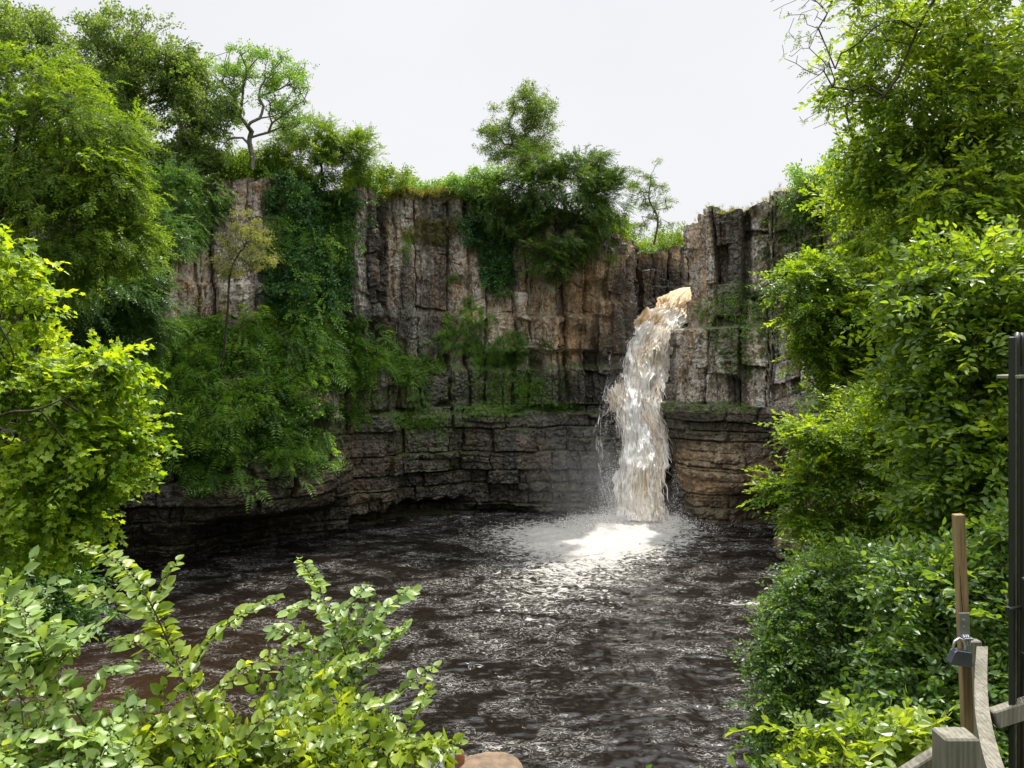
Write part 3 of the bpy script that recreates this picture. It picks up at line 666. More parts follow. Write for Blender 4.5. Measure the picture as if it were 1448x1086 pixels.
def sprays(mb, fam, P, D, U, S, seed=0, tv=.3):
    """bake K sprays: positions, directions, up vectors, lengths"""
    rs = np.random.RandomState(seed); P, D, U = (np.asarray(a, float) for a in (P, D, U)); K = len(P)
    if K == 0: return
    S = np.broadcast_to(S, (K,)).astype(float)
    D = D/(np.linalg.norm(D, axis=1)[:, None]+1e-9); Yv = np.cross(U, D); Yv /= np.linalg.norm(Yv, axis=1)[:, None]+1e-9; Z = np.cross(D, Yv)
    pick = rs.randint(0, len(fam), K); base = rs.uniform(-tv, tv, K)
    for i, t in enumerate(fam):
        k = np.where(pick == i)[0]
        if not len(k): continue
        B = np.stack([D[k], Yv[k], Z[k]], 1)*S[k][:, None, None]
        V = np.einsum('va,kab->kvb', t['V'], B)+P[k][:, None]
        n = len(t['V']); off = (np.arange(len(k))*n)[:, None, None]
        mb.add(V.reshape(-1, 3), (t['Q'][None]+off).reshape(-1, 4) if len(t['Q']) else None, (t['T'][None]+off).reshape(-1, 3) if len(t['T']) else None,
               np.clip((t['A'][None]+base[k][:, None]).ravel(), 0, 1))

# ---------------------------------------------------------------- woody skeleton
def skeleton(trunk, A, seed, bf=.35, step=.45, wig=.12, up=.1):
    rs = np.random.RandomState(seed); tr = bez(np.array(trunk, float), max(6, int(len(trunk)*5)))
    pos = [p for p in tr]; par = [-1]+list(range(len(tr)-1)); ln = [0.]
    for i in range(1, len(tr)): ln.append(ln[-1]+np.linalg.norm(tr[i]-tr[i-1])*.5)
    A = np.asarray(A, float); A = A[np.argsort(np.min(np.linalg.norm(A[:, None]-tr[None, len(tr)//3:], axis=2), axis=1))]
    tips, tdir = [], []; lo = max(1, len(tr)//4)
    for a in A:
        Pn = np.array(pos); dd = np.linalg.norm(Pn-a, axis=1); c = dd+bf*np.array(ln); c[:lo] += 1e3
        k = int(np.argmin(c)); L = dd[k]; m = max(1, int(round(L/step))); p0 = Pn[k]
        pr = pos[par[k]] if par[k] >= 0 else p0-[0, 0, 1]; t0 = p0-pr; t0 = t0/(np.linalg.norm(t0)+1e-9)
        c1 = p0+t0*L*.35+np.array([0, 0, up*L]); last = k; w = rs.normal(0, wig*min(L, 2)*.5, 3)
        for q in range(1, m+1):
            t = q/m; p = (1-t)**2*p0+2*t*(1-t)*c1+t*t*a+w*math.sin(math.pi*t)+(rs.normal(0, wig*.25, 3)*step if q < m else 0)
            pos.append(p); par.append(last); ln.append(ln[last]+np.linalg.norm(p-pos[last])); last = len(pos)-1
        tips.append(last)
    return np.array(pos), np.array(par), np.array(tips)
def wood(mb, pos, par, rtip, rmax, n=5, ex=2.4, a=.5):
    N = len(pos); nt_ = np.zeros(N)
    ch = np.zeros(N, int); np.add.at(ch, par[par >= 0], 1); nt_[ch == 0] = 1
    for i in range(N-1, 0, -1):
        if par[i] >= 0: nt_[par[i]] += nt_[i]
    r = rtip*nt_**(1/ex); r = np.minimum(r, rmax*(.45+.55*(nt_/nt_.max())**.5))
    c = np.where(par >= 0)[0]; p = par[c]; A, B = pos[p], pos[c]; T = B-A; L = np.linalg.norm(T, axis=1)[:, None]+1e-9; T = T/L
    ref = np.where(np.abs(T[:, 2:3]) < .9, np.array([[0, 0, 1.]]), np.array([[1., 0, 0]])); x = np.cross(ref, T); x /= np.linalg.norm(x, axis=1)[:, None]; y = np.cross(T, x)
    th = np.arange(n)*2*np.pi/n; ring = np.cos(th)[None, :, None]*x[:, None]+np.sin(th)[None, :, None]*y[:, None]
    r0 = np.minimum(r[p], r[c]*1.5); E = T*np.minimum(r[c], .3*L[:, 0])[:, None]*.5
    V = np.concatenate([(A-E)[:, None]+ring*r0[:, None, None], (B+E*.4)[:, None]+ring*r[c][:, None, None]], 1)
    k = np.arange(n); q = np.stack([k, (k+1) % n, (k+1) % n+n, k+n], -1)
    mb.add(V.reshape(-1, 3), (q[None]+(np.arange(len(c))*2*n)[:, None, None]).reshape(-1, 4), None, a)
    return r
def blobs(L, seed, shell=.35):
    """L: (px,py,rx,ry,Y,depth,count) pixel blobs at a distance -> world points spread through their volume"""
    rs = np.random.RandomState(seed); out, cen = [], []
    for px, py, rx, ry, Y, dp, n0 in L:
        n = int(n0*2.3); d = rs.normal(0, 1, (n, 3)); d /= np.linalg.norm(d, axis=1)[:, None]; r = (shell**3+(1-shell**3)*rs.rand(n))**(1/3.)*np.where(rs.rand(n) < .3, rs.uniform(1., 1.45, n), 1.)
        d *= r[:, None]; c = W(px, py, Y); k = Y/F
        Q = c+np.stack([d[:, 0]*rx*k, d[:, 1]*dp, d[:, 2]*ry*k], -1); f = 1.15/(.5*(rx+ry)*k)
        v = noise(Q[:, 0]*f*1.6, Q[:, 1]*f*1.3, Q[:, 2]*f*2.4, seed)+.5*noise(Q[:, 0]*f*3.5, Q[:, 1]*f*3, Q[:, 2]*f*5, seed+1)
        Q = Q[np.argsort(-v)[:n0]]; out.append(Q); cen.append(np.tile(c, (len(Q), 1)))
    return np.concatenate(out), np.concatenate(cen)

def tree(name, label, cat, trunk, BL, fam, leafm, barkm, seed, per=10, rc=.6, size=.5, rtip=.012, rmax=.25, bf=.35, step=.5, outw=.8, droop=.25, upw=.9, wig=.12, group=None, bare=0., tv=.3, crown='crown', keep=None, shell=.35, spread=1.):
    """skeleton reaching every blob point; each point carries a clump of sprays"""
    A, cen = blobs(BL, seed, shell)
    if keep is not None: k = keep(A); A, cen = A[k], cen[k]
    trunk = [np.array(t, float) for t in trunk]
    pos, par, tips = skeleton(trunk, A, seed, bf, step, wig)
    org = trunk[0]; rt = thing(name, label, cat, org, group)
    mb = MB(); r = wood(mb, pos, par, rtip, rmax); mb.build('trunk', barkm, rt, org, True)
    rs = np.random.RandomState(seed+9); tp = pos[tips]; td = tp-pos[par[tips]]; td /= np.linalg.norm(td, axis=1)[:, None]+1e-9
    # nearest centre for outward direction
    cc = np.array([W(b[0], b[1], b[4]) for b in BL]); own = cc[np.argmin(np.linalg.norm(tp[:, None]-cc[None], axis=2), axis=1)]
    ow = tp-own; ow /= np.linalg.norm(ow, axis=1)[:, None]+1e-9
    use = rs.rand(len(tp)) >= bare; tp, td, ow = tp[use], td[use], ow[use]
    K = len(tp); npr = np.maximum(1, rs.poisson(per, K)); npr = np.where(rs.rand(K) < .14, 1, npr); idx = np.repeat(np.arange(K), npr)
    off = rs.normal(0, .55, (len(idx), 3))*rc*spread; off[:, 2] *= .6
    P = tp[idx]+off-ow[idx]*rc*.2; D = outw*ow[idx]+.6*td[idx]+rs.normal(0, .5, (len(idx), 3))+.5*off/rc; D[:, 2] -= droop
    U = rs.normal(0, .35, (len(idx), 3)); U[:, 2] += upw; U += ow[idx]*.3
    mb = MB(); sprays(mb, fam, P-D/np.linalg.norm(D, axis=1)[:, None]*size*.3, D, U, size*rs.uniform(.65, 1.2, len(idx)), seed, tv)
    o = mb.build(crown, leafm, rt, org); return rt
# ---------------------------------------------------------------- leaf and bark materials
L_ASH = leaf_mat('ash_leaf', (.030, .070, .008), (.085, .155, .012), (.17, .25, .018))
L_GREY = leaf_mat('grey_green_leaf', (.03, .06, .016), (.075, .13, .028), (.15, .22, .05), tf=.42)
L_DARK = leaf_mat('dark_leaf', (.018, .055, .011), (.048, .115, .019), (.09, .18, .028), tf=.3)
L_YEL = leaf_mat('maple_leaf', (.055, .12, .006), (.145, .235, .012), (.29, .37, .025), tf=.42)
L_ELM = leaf_mat('elm_leaf', (.06, .11, .014), (.15, .225, .022), (.28, .34, .04), tf=.4, rough=.38, spec=.5)
L_ELM2 = leaf_mat('snowberry_leaf', (.07, .13, .03), (.16, .25, .055), (.30, .39, .12), tf=.32, rough=.4, spec=.5)
L_RT = leaf_mat('willow_leaf', (.04, .085, .008), (.11, .185, .014), (.22, .30, .022), tf=.45, spec=.45)
L_RD = leaf_mat('hazel_leaf', (.022, .06, .012), (.065, .13, .02), (.15, .23, .03), tf=.38, spec=.5)
L_IVY = leaf_mat('ivy_leaf', (.012, .042, .012), (.04, .115, .026), (.085, .19, .034), tf=.25, rough=.35)
L_FERN = leaf_mat('fern_leaf', (.035, .095, .016), (.10, .21, .03), (.21, .33, .055), tf=.35)
L_YEW = leaf_mat('yew_needle', (.016, .045, .008), (.05, .105, .013), (.12, .19, .02), tf=.25)
L_GRASS = leaf_mat('dry_grass', (.06, .08, .02), (.15, .15, .04), (.30, .26, .10), tf=.35)
L_PALE = leaf_mat('pale_leaf', (.06, .08, .025), (.14, .17, .05), (.25, .27, .10), tf=.35)
BK = bark_mat('bark_brown', (.035, .026, .018), (.13, .10, .075)); BKD = bark_mat('bark_dark', (.018, .014, .011), (.06, .045, .033))
BKG = bark_mat('bark_grey', (.10, .085, .07), (.26, .23, .19))

# ---------------------------------------------------------------- far trees
tree('round_tree', 'pale rounded tree on the skyline behind the dark yew', 'tree', [W(738,262,66), W(737,235,66), W(733,215,66)],
     [(735,185,52,45,66,2.6,90), (715,205,40,28,66,2.2,45), (760,160,28,30,66,2,35), (740,145,25,18,66,1.5,25), (745,222,45,20,65,2,30)], TP['far_fine'], L_GREY, BK, 101, per=10, rc=.5, size=.6, rtip=.022, rmax=.16, bf=.2, step=.5, wig=.25)
tree('slim_tree', 'thin crooked sapling behind the notch right of the yew', 'tree', [W(925,345,66), W(930,310,66), W(918,282,66), W(920,255,66)],
     [(915,262,24,26,66,1.3,28), (935,290,16,20,66,1.0,18), (900,285,14,16,66,1,12), (925,320,32,12,66,1.2,14)], TP['far_fine'], L_GREY, BK, 102, per=8, rc=.35, size=.5, rtip=.022, rmax=.09, bf=.15, step=.35, wig=.4)
tree('gnarled_tree', 'twisted open crowned tree leaning from the cliff top with bare grey limbs', 'tree', [W(356,240,47), W(357,222,47), W(353,200,47), W(356,186,47)],
     [(365,90,52,18,47,2.4,60), (312,112,28,26,47,2,40), (412,120,22,40,47,1.8,46), (402,172,26,22,47,1.6,30), (352,120,44,26,47,2,36), (320,155,30,24,47,1.6,34), (308,192,26,16,47,1.4,24), (385,140,26,24,47,2,26)], TP['far'], L_FERN, BKG, 103, per=5.2, rc=.36, size=.45, rtip=.020, rmax=.22, bf=.45, step=.35, wig=.5)
tree('dark_treetop', 'dull green tree rising behind the bright ash against the sky', 'tree', [W(190,420,44), W(195,300,44), W(190,180,44)],
     [(165,55,38,34,44,2.5,60), (225,85,52,44,44,3,90), (262,120,35,40,44,2.5,60), (150,110,60,55,44,3,100), (200,160,90,60,44,3,130), (290,150,34,40,45,2,40), (250,230,60,50,44,2.5,80)], TP['far'], L_GREY, BKG, 104, per=9, rc=.6, size=.6, rtip=.02, rmax=.25, bf=.2, wig=.25)
tree('corner_tree', 'olive green tree at the top edge of the woods behind the bright ash', 'tree', [W(-60,420,40), W(-20,250,40), W(10,120,40)],
     [(20,40,50,34,40,2.5,60), (60,75,55,40,40,2.5,70), (-30,70,70,60,40,3,60), (85,110,40,36,40,2,50)], TP['far'], L_GREY, BKG, 105, per=9, rc=.6, size=.55, rtip=.02, rmax=.25, bf=.2, wig=.2)
tree('ash_tree', 'big bright green ash with drooping sprays in front of the left cliff', 'tree', [W(-70,760,27), W(-40,560,27), W(-5,330,27), W(30,170,27)],
     [(40,130,85,60,27,2.6,120), (110,190,75,55,27,2.6,130), (60,250,100,60,26.5,2.8,170), (150,270,60,45,27,2,100), (30,370,90,70,26.5,2.6,130), (120,350,75,50,27,2.3,110), (-60,250,90,160,27,3,110), (190,350,35,35,27.5,1.5,40)], TP['ash'], L_ASH, BK, 106, per=9, rc=.55, size=.62, rtip=.011, rmax=.3, bf=.3, droop=.55, upw=1.2)
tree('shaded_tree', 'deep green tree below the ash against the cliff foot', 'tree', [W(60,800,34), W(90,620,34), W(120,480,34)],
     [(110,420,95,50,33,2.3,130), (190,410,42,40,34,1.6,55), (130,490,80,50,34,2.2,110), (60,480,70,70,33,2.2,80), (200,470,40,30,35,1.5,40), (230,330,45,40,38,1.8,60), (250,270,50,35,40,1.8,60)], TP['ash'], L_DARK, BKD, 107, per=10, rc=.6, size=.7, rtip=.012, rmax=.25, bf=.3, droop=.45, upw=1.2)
tree('ledge_sapling', 'small pale leaved sapling with a bare dark stem on the fern ledge', 'tree', [W(316,505,40.5), W(322,440,40.5), W(326,385,40.5), W(340,355,40.5)],
     [(345,340,34,22,40.5,1.1,40), (370,368,30,14,40.5,1.0,26), (325,375,26,14,40.5,.9,20), (350,315,20,22,40.5,.8,14)], TP['far_fine'], L_PALE, BKD, 108, per=5, rc=.28, size=.42, rtip=.012, rmax=.08, bf=.2, step=.3, wig=.3)
def needle_tree(name, label, trunk, BL, seed, per=7, size=.62, leaf=None, dr=.35):
    return tree(name, label, 'tree', trunk, BL, TP['ash'], leaf or L_YEW, BK, seed, per=per, rc=.5, size=size*1.25, rtip=.012, rmax=.2, bf=.3, outw=1.5, droop=dr, upw=1.3)
needle_tree('yew_tree', 'large dark yew overhanging the middle of the cliff', [W(800,360,57.5), W(800,300,57.3), W(790,260,57)],
     [(800,265,75,48,56.5,3,190), (740,270,60,38,56.2,2.6,120), (790,330,72,45,55.9,2.2,150), (850,290,38,52,56.5,2.2,90), (775,368,45,26,55.6,1.4,60), (700,285,40,38,56.4,1.8,60), (825,235,40,26,57,2,60), (760,235,45,20,57,2,50)], 110, per=8)
needle_tree('conifer_shrub', 'olive conifer bush crowning the right cliff top', [W(1160,330,50), W(1158,295,50), W(1150,270,50)],
     [(1150,275,26,16,50,1.2,36), (1170,300,48,20,50,1.5,60), (1200,290,38,26,50,1.5,50), (1150,258,8,10,50,.4,8)], 111, per=7, size=.6)

# ---------------------------------------------------------------- plants growing on the rock
def on_rock(CL, regions, n, fam, size, mat, name, label, cat, seed, out=.35, down=.5, rise=0., lump=.3, kind=None, group=None, edge=.4, clump=0, uz=0., offc=0.):
    rs = np.random.RandomState(seed); w = np.zeros(len(CL['V']))
    for cx, cy, rx, ry in regions:
        h = np.hypot((CL['px']-cx)/rx, (CL['py']-cy)/ry); w = np.maximum(w, 1-sstep(1-edge, 1+edge*.6, h+.45*noise(CL['px']*.035, CL['py']*.035, 0, seed)))
    w = w*(CL['V'][:, 1] > 5)
    if clump: w = w*sstep(-.05, .25, fbm(CL['px']*.05, CL['py']*.05, 0, 3, seed+5)+clump)
    if w.sum() < 1e-6: print('EMPTY', name); return None
    k = rs.choice(len(w), n, p=w/w.sum()); P = CL['V'][k]; N = CL['N'][k]
    th = lump*(.5+.5*fbm(P[:, 0]*.9, P[:, 2]*.9, 0, 3, seed+7)+.3)
    P = P+N*(rs.rand(n)**.7*th+offc)[:, None]+rs.normal(0, .06, (n, 3))
    D = N*out+rs.normal(0, .5, (n, 3)); D[:, 2] += rise-down
    U = N*1.0+rs.normal(0, .4, (n, 3)); U[:, 2] += uz
    org = P[np.argmax(P[:, 2])]; mb = MB(); sprays(mb, fam, P, D, U, size*rs.uniform(.6, 1.25, n), seed, .35)
    o = mb.build(name, mat, None, org); o.location = tuple(org); return tag(o, label, cat, group, kind)
on_rock(LEFT, [(425,290,62,75), (430,370,48,70), (410,430,40,40), (400,235,40,30)], 4200, TP['ivy'], .50, L_IVY, 'ivy', 'thick dark ivy hanging down the cliff beside the pale rock panel', 'ivy', 200, .7, .6, lump=1.5)
on_rock(LEFT, [(425,270,70,75), (430,350,52,70), (415,440,44,40), (470,300,24,60)], 620, TP['ash'], 1.0, L_FERN, 'creeper', 'lighter green shoots trailing over the dark ivy column', 'creeper', 206, .9, .55, lump=2.0, clump=.05)
on_rock(LEFT, [(690,310,36,70), (700,380,26,40)], 1300, TP['ivy'], .42, L_IVY, 'ivy', 'ivy mat left of the yew on the upper cliff', 'ivy', 201, .6, .6, lump=.9)
on_rock(LEFT, [(240,300,60,45), (225,260,50,40), (300,225,40,20)], 1500, TP['fern'], .8, L_DARK, 'ivy', 'leafy creeper over the cliff corner beside the shaded tree', 'ivy', 202, .9, .35, lump=.9)
on_rock(LEFT, [(370,505,150,50), (250,515,80,56), (480,505,40,32), (330,590,100,40), (250,610,46,40), (300,655,55,30), (400,620,50,26)], 3600, TP['ledge'], .62, L_FERN, 'undergrowth', 'dense ferns and grass spilling down the left ledge', 'undergrowth', 203, .9, .10, lump=.42, kind='stuff', uz=.9, clump=.12)
on_rock(LEFT, [(370,500,150,52), (270,560,70,70), (460,500,50,40), (310,660,60,40), (410,640,50,40)], 1500, TP['fern'], 1.0, L_FERN, 'fern_bank', 'arching fern fronds standing out of the ledge undergrowth', 'ferns', 205, 1.1, -.1, lump=.8, kind='stuff', uz=1., clump=.0)
on_rock(LEFT, [(320,545,150,66), (290,650,60,34), (410,590,50,44)], 2600, TP['ivy'], .42, L_DARK, 'ground_cover', 'small leaved ground cover among the ledge ferns', 'ground cover', 204, .8, .2, lump=.5, kind='stuff', uz=.8, clump=.1)
for k, (rg, n, sz, lab) in enumerate([
    ([(665,440,32,26), (650,480,30,18)], 420, .5, 'fern clump on the dark ledge below the ivy mat'),
    ([(600,515,50,12), (570,530,25,22)], 420, .42, 'green fringe hanging from the ledge right of the black seep'),
    ([(700,500,50,20), (720,480,24,20)], 480, .45, 'broad ferns on the left end of the brown rock band'),
    ([(590,590,30,14)], 200, .38, 'low tuft on the shelf at the base of the middle wall'),
    ([(700,578,60,9)], 260, .36, 'thin mossy fringe on the long shelf under the dark wall'),
    ([(780,575,40,8), (745,552,30,20)], 260, .36, 'leafy strip on the shelf nearest the waterfall'),
    ([(505,515,30,24), (490,460,24,16)], 380, .5, 'ferns at the top right end of the ledge bank'),
    ([(500,560,26,40)], 260, .42, 'mossy tussocks below the ledge bank end'),
    ([(600,330,40,18), (640,320,20,14)], 330, .4, 'yellow green tuft on the notch above the seep'),
    ([(640,395,8,8), (575,355,8,25)], 90, .36, 'small fern growing from a crack in the upper wall'),
    ([(585,555,20,40)], 210, .4, 'trailing creeper down the middle wall'),
    ([(720,545,60,35)], 330, .36, 'scattered leaves trailing over the wet wall under the brown band')]):
    on_rock(LEFT, rg, int(n*1.5), TP['fern'] if k % 2 == 0 else TP['ledge'], sz*.85, L_FERN if k != 8 else L_GRASS, 'fern', lab, 'fern', 210+k, .8, .3, lump=.12, uz=.9, group='plants rooted on the cliff ledges')
for k, (rg, n, sz, lab) in enumerate([
    ([(1045,425,30,10), (1010,440,25,10)], 260, .36, 'moss tuft on the step of the right cliff'),
    ([(1060,455,28,30)], 240, .36, 'dark hanging moss below the right cliff step'),
    ([(1015,577,70,5)], 260, .26, 'mossy lip along the top of the layered beds on the right'),
    ([(1130,330,30,50), (1150,390,24,40)], 420, .5, 'creeper down the upper corner of the right cliff')]):
    on_rock(RIGHT, rg, n, TP['far'], sz, L_FERN, 'moss_clump', lab, 'moss', 230+k, .7, .4, lump=.3, uz=.7, group='moss and creepers on the right cliff')

def brow(CL, pxr, n, fam, size, mat, name, label, cat, seed, up=1., back=2.5, kind=None, h0=0., maxy=99):
    rs = np.random.RandomState(seed); B = CL['cap']; px, _ = proj(B); e = CL['brow']
    k = np.where((px > pxr[0]) & (px < pxr[1]) & (B[:, 1] > 30) & (B[:, 1] < maxy))[0]
    # nearest to the brow first
    d = np.array([np.min(np.hypot(*(e[:, :2]-B[i, :2]).T)) for i in k]); p = np.exp(-(d/back)**2); j = k[rs.choice(len(k), n, p=p/p.sum())]
    P = B[j]+rs.normal(0, .15, (n, 3)); P[:, 2] += rs.rand(n)*h0*(.5+.9*np.abs(noise(P[:, 0]*.7, P[:, 1]*.7, 0, seed)))
    D = rs.normal(0, .55, (n, 3)); D[:, 2] += up; D[:, 1] -= .35; U = rs.normal(0, 1, (n, 3)); U[:, 1] -= .5
    org = P[0]; mb = MB(); sprays(mb, fam, P, D, U, size*rs.uniform(.5, 1.3, n), seed, .35); o = mb.build(name, mat, None, org); o.location = tuple(org)
    return tag(o, label, cat, None, kind)
brow(LEFT, (545,690), 2600, TP['grass'], .6, L_GRASS, 'grass', 'dry heathery grass along the cliff brow left of the yew', 'grass', 240, kind='stuff')
brow(LEFT, (490,700), 1500, TP['far'], .55, L_FERN, 'bushes', 'low green scrub on the cliff brow', 'scrub', 241, kind='stuff', h0=.9)
brow(LEFT, (820,1000), 2200, TP['far'], .55, L_ASH, 'shrubbery', 'sunlit bushes above the back wall of the notch', 'bushes', 242, kind='stuff', h0=1.6, back=4)
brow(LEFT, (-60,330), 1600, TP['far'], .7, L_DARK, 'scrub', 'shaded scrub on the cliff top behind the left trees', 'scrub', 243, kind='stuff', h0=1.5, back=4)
brow(LEFT, (230,440), 2600, TP['far'], .55, L_ASH, 'brambles', 'sunlit brambles around the foot of the gnarled tree', 'brambles', 246, kind='stuff', h0=1.5, back=3)
brow(RIGHT, (985,1130), 500, TP['grass'], .34, L_GRASS, 'grass_tufts', 'short dry grass on top of the right cliff columns', 'grass', 244, kind='stuff')
brow(RIGHT, (1120,1500), 2600, TP['far'], .7, L_FERN, 'thicket', 'leafy thicket on top of the right cliff', 'scrub', 245, kind='stuff', h0=2.2, back=4)
tree('cliff_top_ash', 'sunlit yellow green bush sprouting above the ivy on the cliff top', 'bush', [W(455,265,50.5), W(455,240,50.3), W(452,215,50.2)],
     [(425,190,46,26,50,1.8,70), (480,200,44,30,50.2,1.8,80), (435,240,60,30,49.6,1.8,80), (515,220,24,34,51,1.4,36), (390,215,26,20,49.6,1.2,24)], TP['ash'], L_ASH, BK, 120, per=8, rc=.5, size=.75, droop=.15, rtip=.012, rmax=.12)
tree('brow_bush', 'rounded olive bush hanging over the brow above the black seep', 'bush', [W(520,275,53.5), W(520,262,53.5), W(520,250,53.5)],
     [(520,258,40,18,53.5,1.4,50), (560,250,30,10,54,1.2,26), (500,275,22,12,53.2,1,20)], TP['far'], L_ASH, BK, 121, per=8, rc=.4, size=.5, rtip=.012, rmax=.1)
tree('brow_bush', 'mid green bush between the dry grass and the yew', 'bush', [W(670,280,56.6), W(670,262,56.6), W(668,252,56.6)],
     [(665,262,32,18,56.6,1.5,50), (690,248,26,14,57,1.3,30)], TP['far'], L_FERN, BK, 122, per=8, rc=.45, size=.5, rtip=.012, rmax=.1)
# ---------------------------------------------------------------- woods on the near banks
def gbase(px, Y, dx=0.):
    X = (px-CX)*Y/F+dx; return np.array([X, Y, float(ground_z(np.array([X]), np.array([Y]))[0])-.1])
def leafy(name, label, base, mids, BL, fam, leafm, seed, bark=None, cat='tree', **k):
    return tree(name, label, cat, [base]+[W(*m) for m in mids], BL, fam, leafm, bark or BKD, seed, **k)
NK = dict(rtip=.0035, rmax=.09, bf=.3, step=.22)
# left: sycamore / field maple leaning in from outside the frame
leafy('maple_tree', 'glowing yellow green maple reaching in from the left edge with dark branches', gbase(-260, 10), [(-160,800,9.8),(-70,640,9.5),(0,588,9.1),(50,580,9.),(95,560,9.),(130,530,9.05),(165,512,9.2)],
      [(0,440,62,86,10,.9,84), (30,535,62,46,10,.7,60), (105,560,60,34,10,.6,66), (145,518,36,24,10,.4,34), (130,635,54,52,10,.6,84), (60,650,85,66,10,.8,104), (35,750,95,56,10,.7,104), (100,725,40,42,10,.5,46), (182,620,20,42,10,.3,24), (190,680,18,16,10,.25,10), (-60,600,80,190,10,1,100), (-10,365,26,36,10,.5,18)],
      TP['maple'], L_YEL, 301, per=3.3, rc=.26, size=.38, outw=.9, droop=.25, upw=1.1, **NK)
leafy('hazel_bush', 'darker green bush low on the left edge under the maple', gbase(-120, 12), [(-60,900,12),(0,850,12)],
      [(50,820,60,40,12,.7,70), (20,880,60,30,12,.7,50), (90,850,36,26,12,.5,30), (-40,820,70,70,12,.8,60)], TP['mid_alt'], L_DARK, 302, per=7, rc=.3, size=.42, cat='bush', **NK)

# right: big tree over the platform, twigs hanging into the sky
leafy('willow_tree', 'tall bright tree filling the upper right corner with twigs hanging against the sky', gbase(1640, 9.5), [(1560,700,9.4),(1500,420,9.3),(1430,230,9.2),(1370,120,9.1),(1330,20,9)],
      [(1410,40,90,90,9,1.3,170), (1310,30,50,50,8.8,1.0,50), (1350,150,90,70,9,1.2,170), (1420,250,90,110,8.6,1.2,200), (1290,210,70,36,9,.9,90), (1330,300,80,60,8.6,1.0,150), (1250,265,50,24,9.2,.8,50), (1220,220,34,14,9.2,.5,18), (1235,60,34,26,8.8,.6,16), (1205,120,22,20,8.8,.4,9), (1255,130,40,30,8.8,.6,18), (1215,5,50,12,8.8,.5,14)],
      TP['mid_alt'], L_RT, 310, per=4.2, rc=.22, size=.38, outw=.7, droop=.35, **dict(NK, rmax=.16, bf=.2), wig=.25)
leafy('willow_branch', 'nearly bare dark twigs dangling into the sky at the top right', W(1420,-60,8.2), [(1330,-10,8.2),(1290,60,8.2),(1270,110,8.2)],
      [(1155,85,24,30,8.2,.3,22), (1160,165,22,20,8.2,.3,16), (1140,30,30,34,8.2,.3,22), (1120,70,12,16,8.2,.2,7), (1165,115,26,26,8.2,.3,20), (1185,150,20,14,8.2,.2,14), (1230,100,60,50,8.2,.4,36), (1195,185,14,8,8.2,.2,6), (1130,0,50,10,8.2,.4,20), (1250,30,60,30,8.2,.4,30)],
      TP['mid_alt'], L_GREY, 311, cat='branch', per=1.0, rc=.08, size=.12, bare=.5, **dict(NK, rmax=.03, rtip=.0028, bf=.12), wig=.5)
leafy('feathery_tree', 'lime tipped feathery bush reaching over the right cliff in sunlight', gbase(1420, 14.5), [(1360,800,14.5),(1300,620,14.5),(1250,520,14.5),(1200,450,14.5)],
      [(1220,580,50,36,13.6,.7,50), (1118,400,32,20,14,.6,26), (1170,385,36,26,14.2,.7,36), (1165,440,52,30,14,.8,66), (1215,395,60,40,14.4,.9,90), (1240,330,60,34,14.6,.9,80), (1200,480,66,40,14,.9,110), (1150,500,26,18,14,.6,18), (1255,455,60,60,14.2,1,110), (1205,545,44,30,13.8,.8,56), (1270,560,66,60,13.8,1,120), (1190,280,36,18,14.8,.6,30)],
      TP['ash_near'], L_RT, 312, bark=BK, per=6.5, rc=.28, size=.36, outw=1.0, droop=.25, **NK)
leafy('elder_tree', 'broad leaved green tree behind the gate on the right', gbase(1560, 6.6), [(1500,900,6.6),(1440,700,6.5),(1400,540,6.4),(1380,420,6.4)],
      [(1400,400,80,80,6.4,.7,120), (1340,470,70,80,6.6,.8,120), (1420,520,60,90,6.2,.6,110), (1350,600,70,80,6.4,.7,130), (1420,680,60,90,6.0,.6,110), (1300,400,40,40,6.8,.5,40), (1360,730,70,80,6.2,.6,110), (1290,540,40,50,6.8,.5,50)],
      TP['near_elm_s'], L_RT, 313, per=4.6, rc=.17, size=.30, outw=.8, droop=.3, **NK)
leafy('beech_sapling', 'yellow tipped bush with level sprays pointing left over the ledge', gbase(1400, 9.5), [(1340,900,9.5),(1290,760,9.4),(1250,660,9.4)],
      [(1260,590,60,50,9.4,.6,80), (1150,612,40,16,9.2,.35,36), (1200,625,60,28,9.3,.5,70), (1120,690,42,12,9.2,.3,32), (1170,665,50,22,9.2,.4,50), (1230,690,70,44,9.2,.6,100), (1150,735,52,14,9.2,.35,40), (1225,770,80,44,9.2,.6,100), (1290,620,60,50,9.2,.7,90), (1300,720,60,60,9,.7,90)],
      TP['mid_alt'], L_RT, 314, bark=BK, cat='bush', per=5, rc=.18, size=.30, outw=1.1, droop=.12, upw=1.6, **NK)
leafy('hedge_bush', 'dense glossy bush sloping down to the water on the right bank', gbase(1330, 7.2), [(1300,1080,7.2),(1260,960,7.1),(1230,880,7.1)],
      [(1130,850,44,22,7.4,.35,40), (1160,900,70,44,7.2,.5,90), (1110,930,44,34,7.2,.4,50), (1110,1000,50,50,7.0,.4,70), (1180,990,70,60,6.9,.5,100), (1240,880,80,60,6.9,.6,120), (1250,980,70,60,6.6,.5,100), (1230,810,70,40,7.2,.5,80), (1170,820,50,30,7.4,.4,50), (1120,1060,50,40,6.8,.4,50)],
      TP['near_elm_s'], L_RD, 315, cat='bush', per=6, rc=.15, size=.20, outw=.9, droop=.15, **NK)
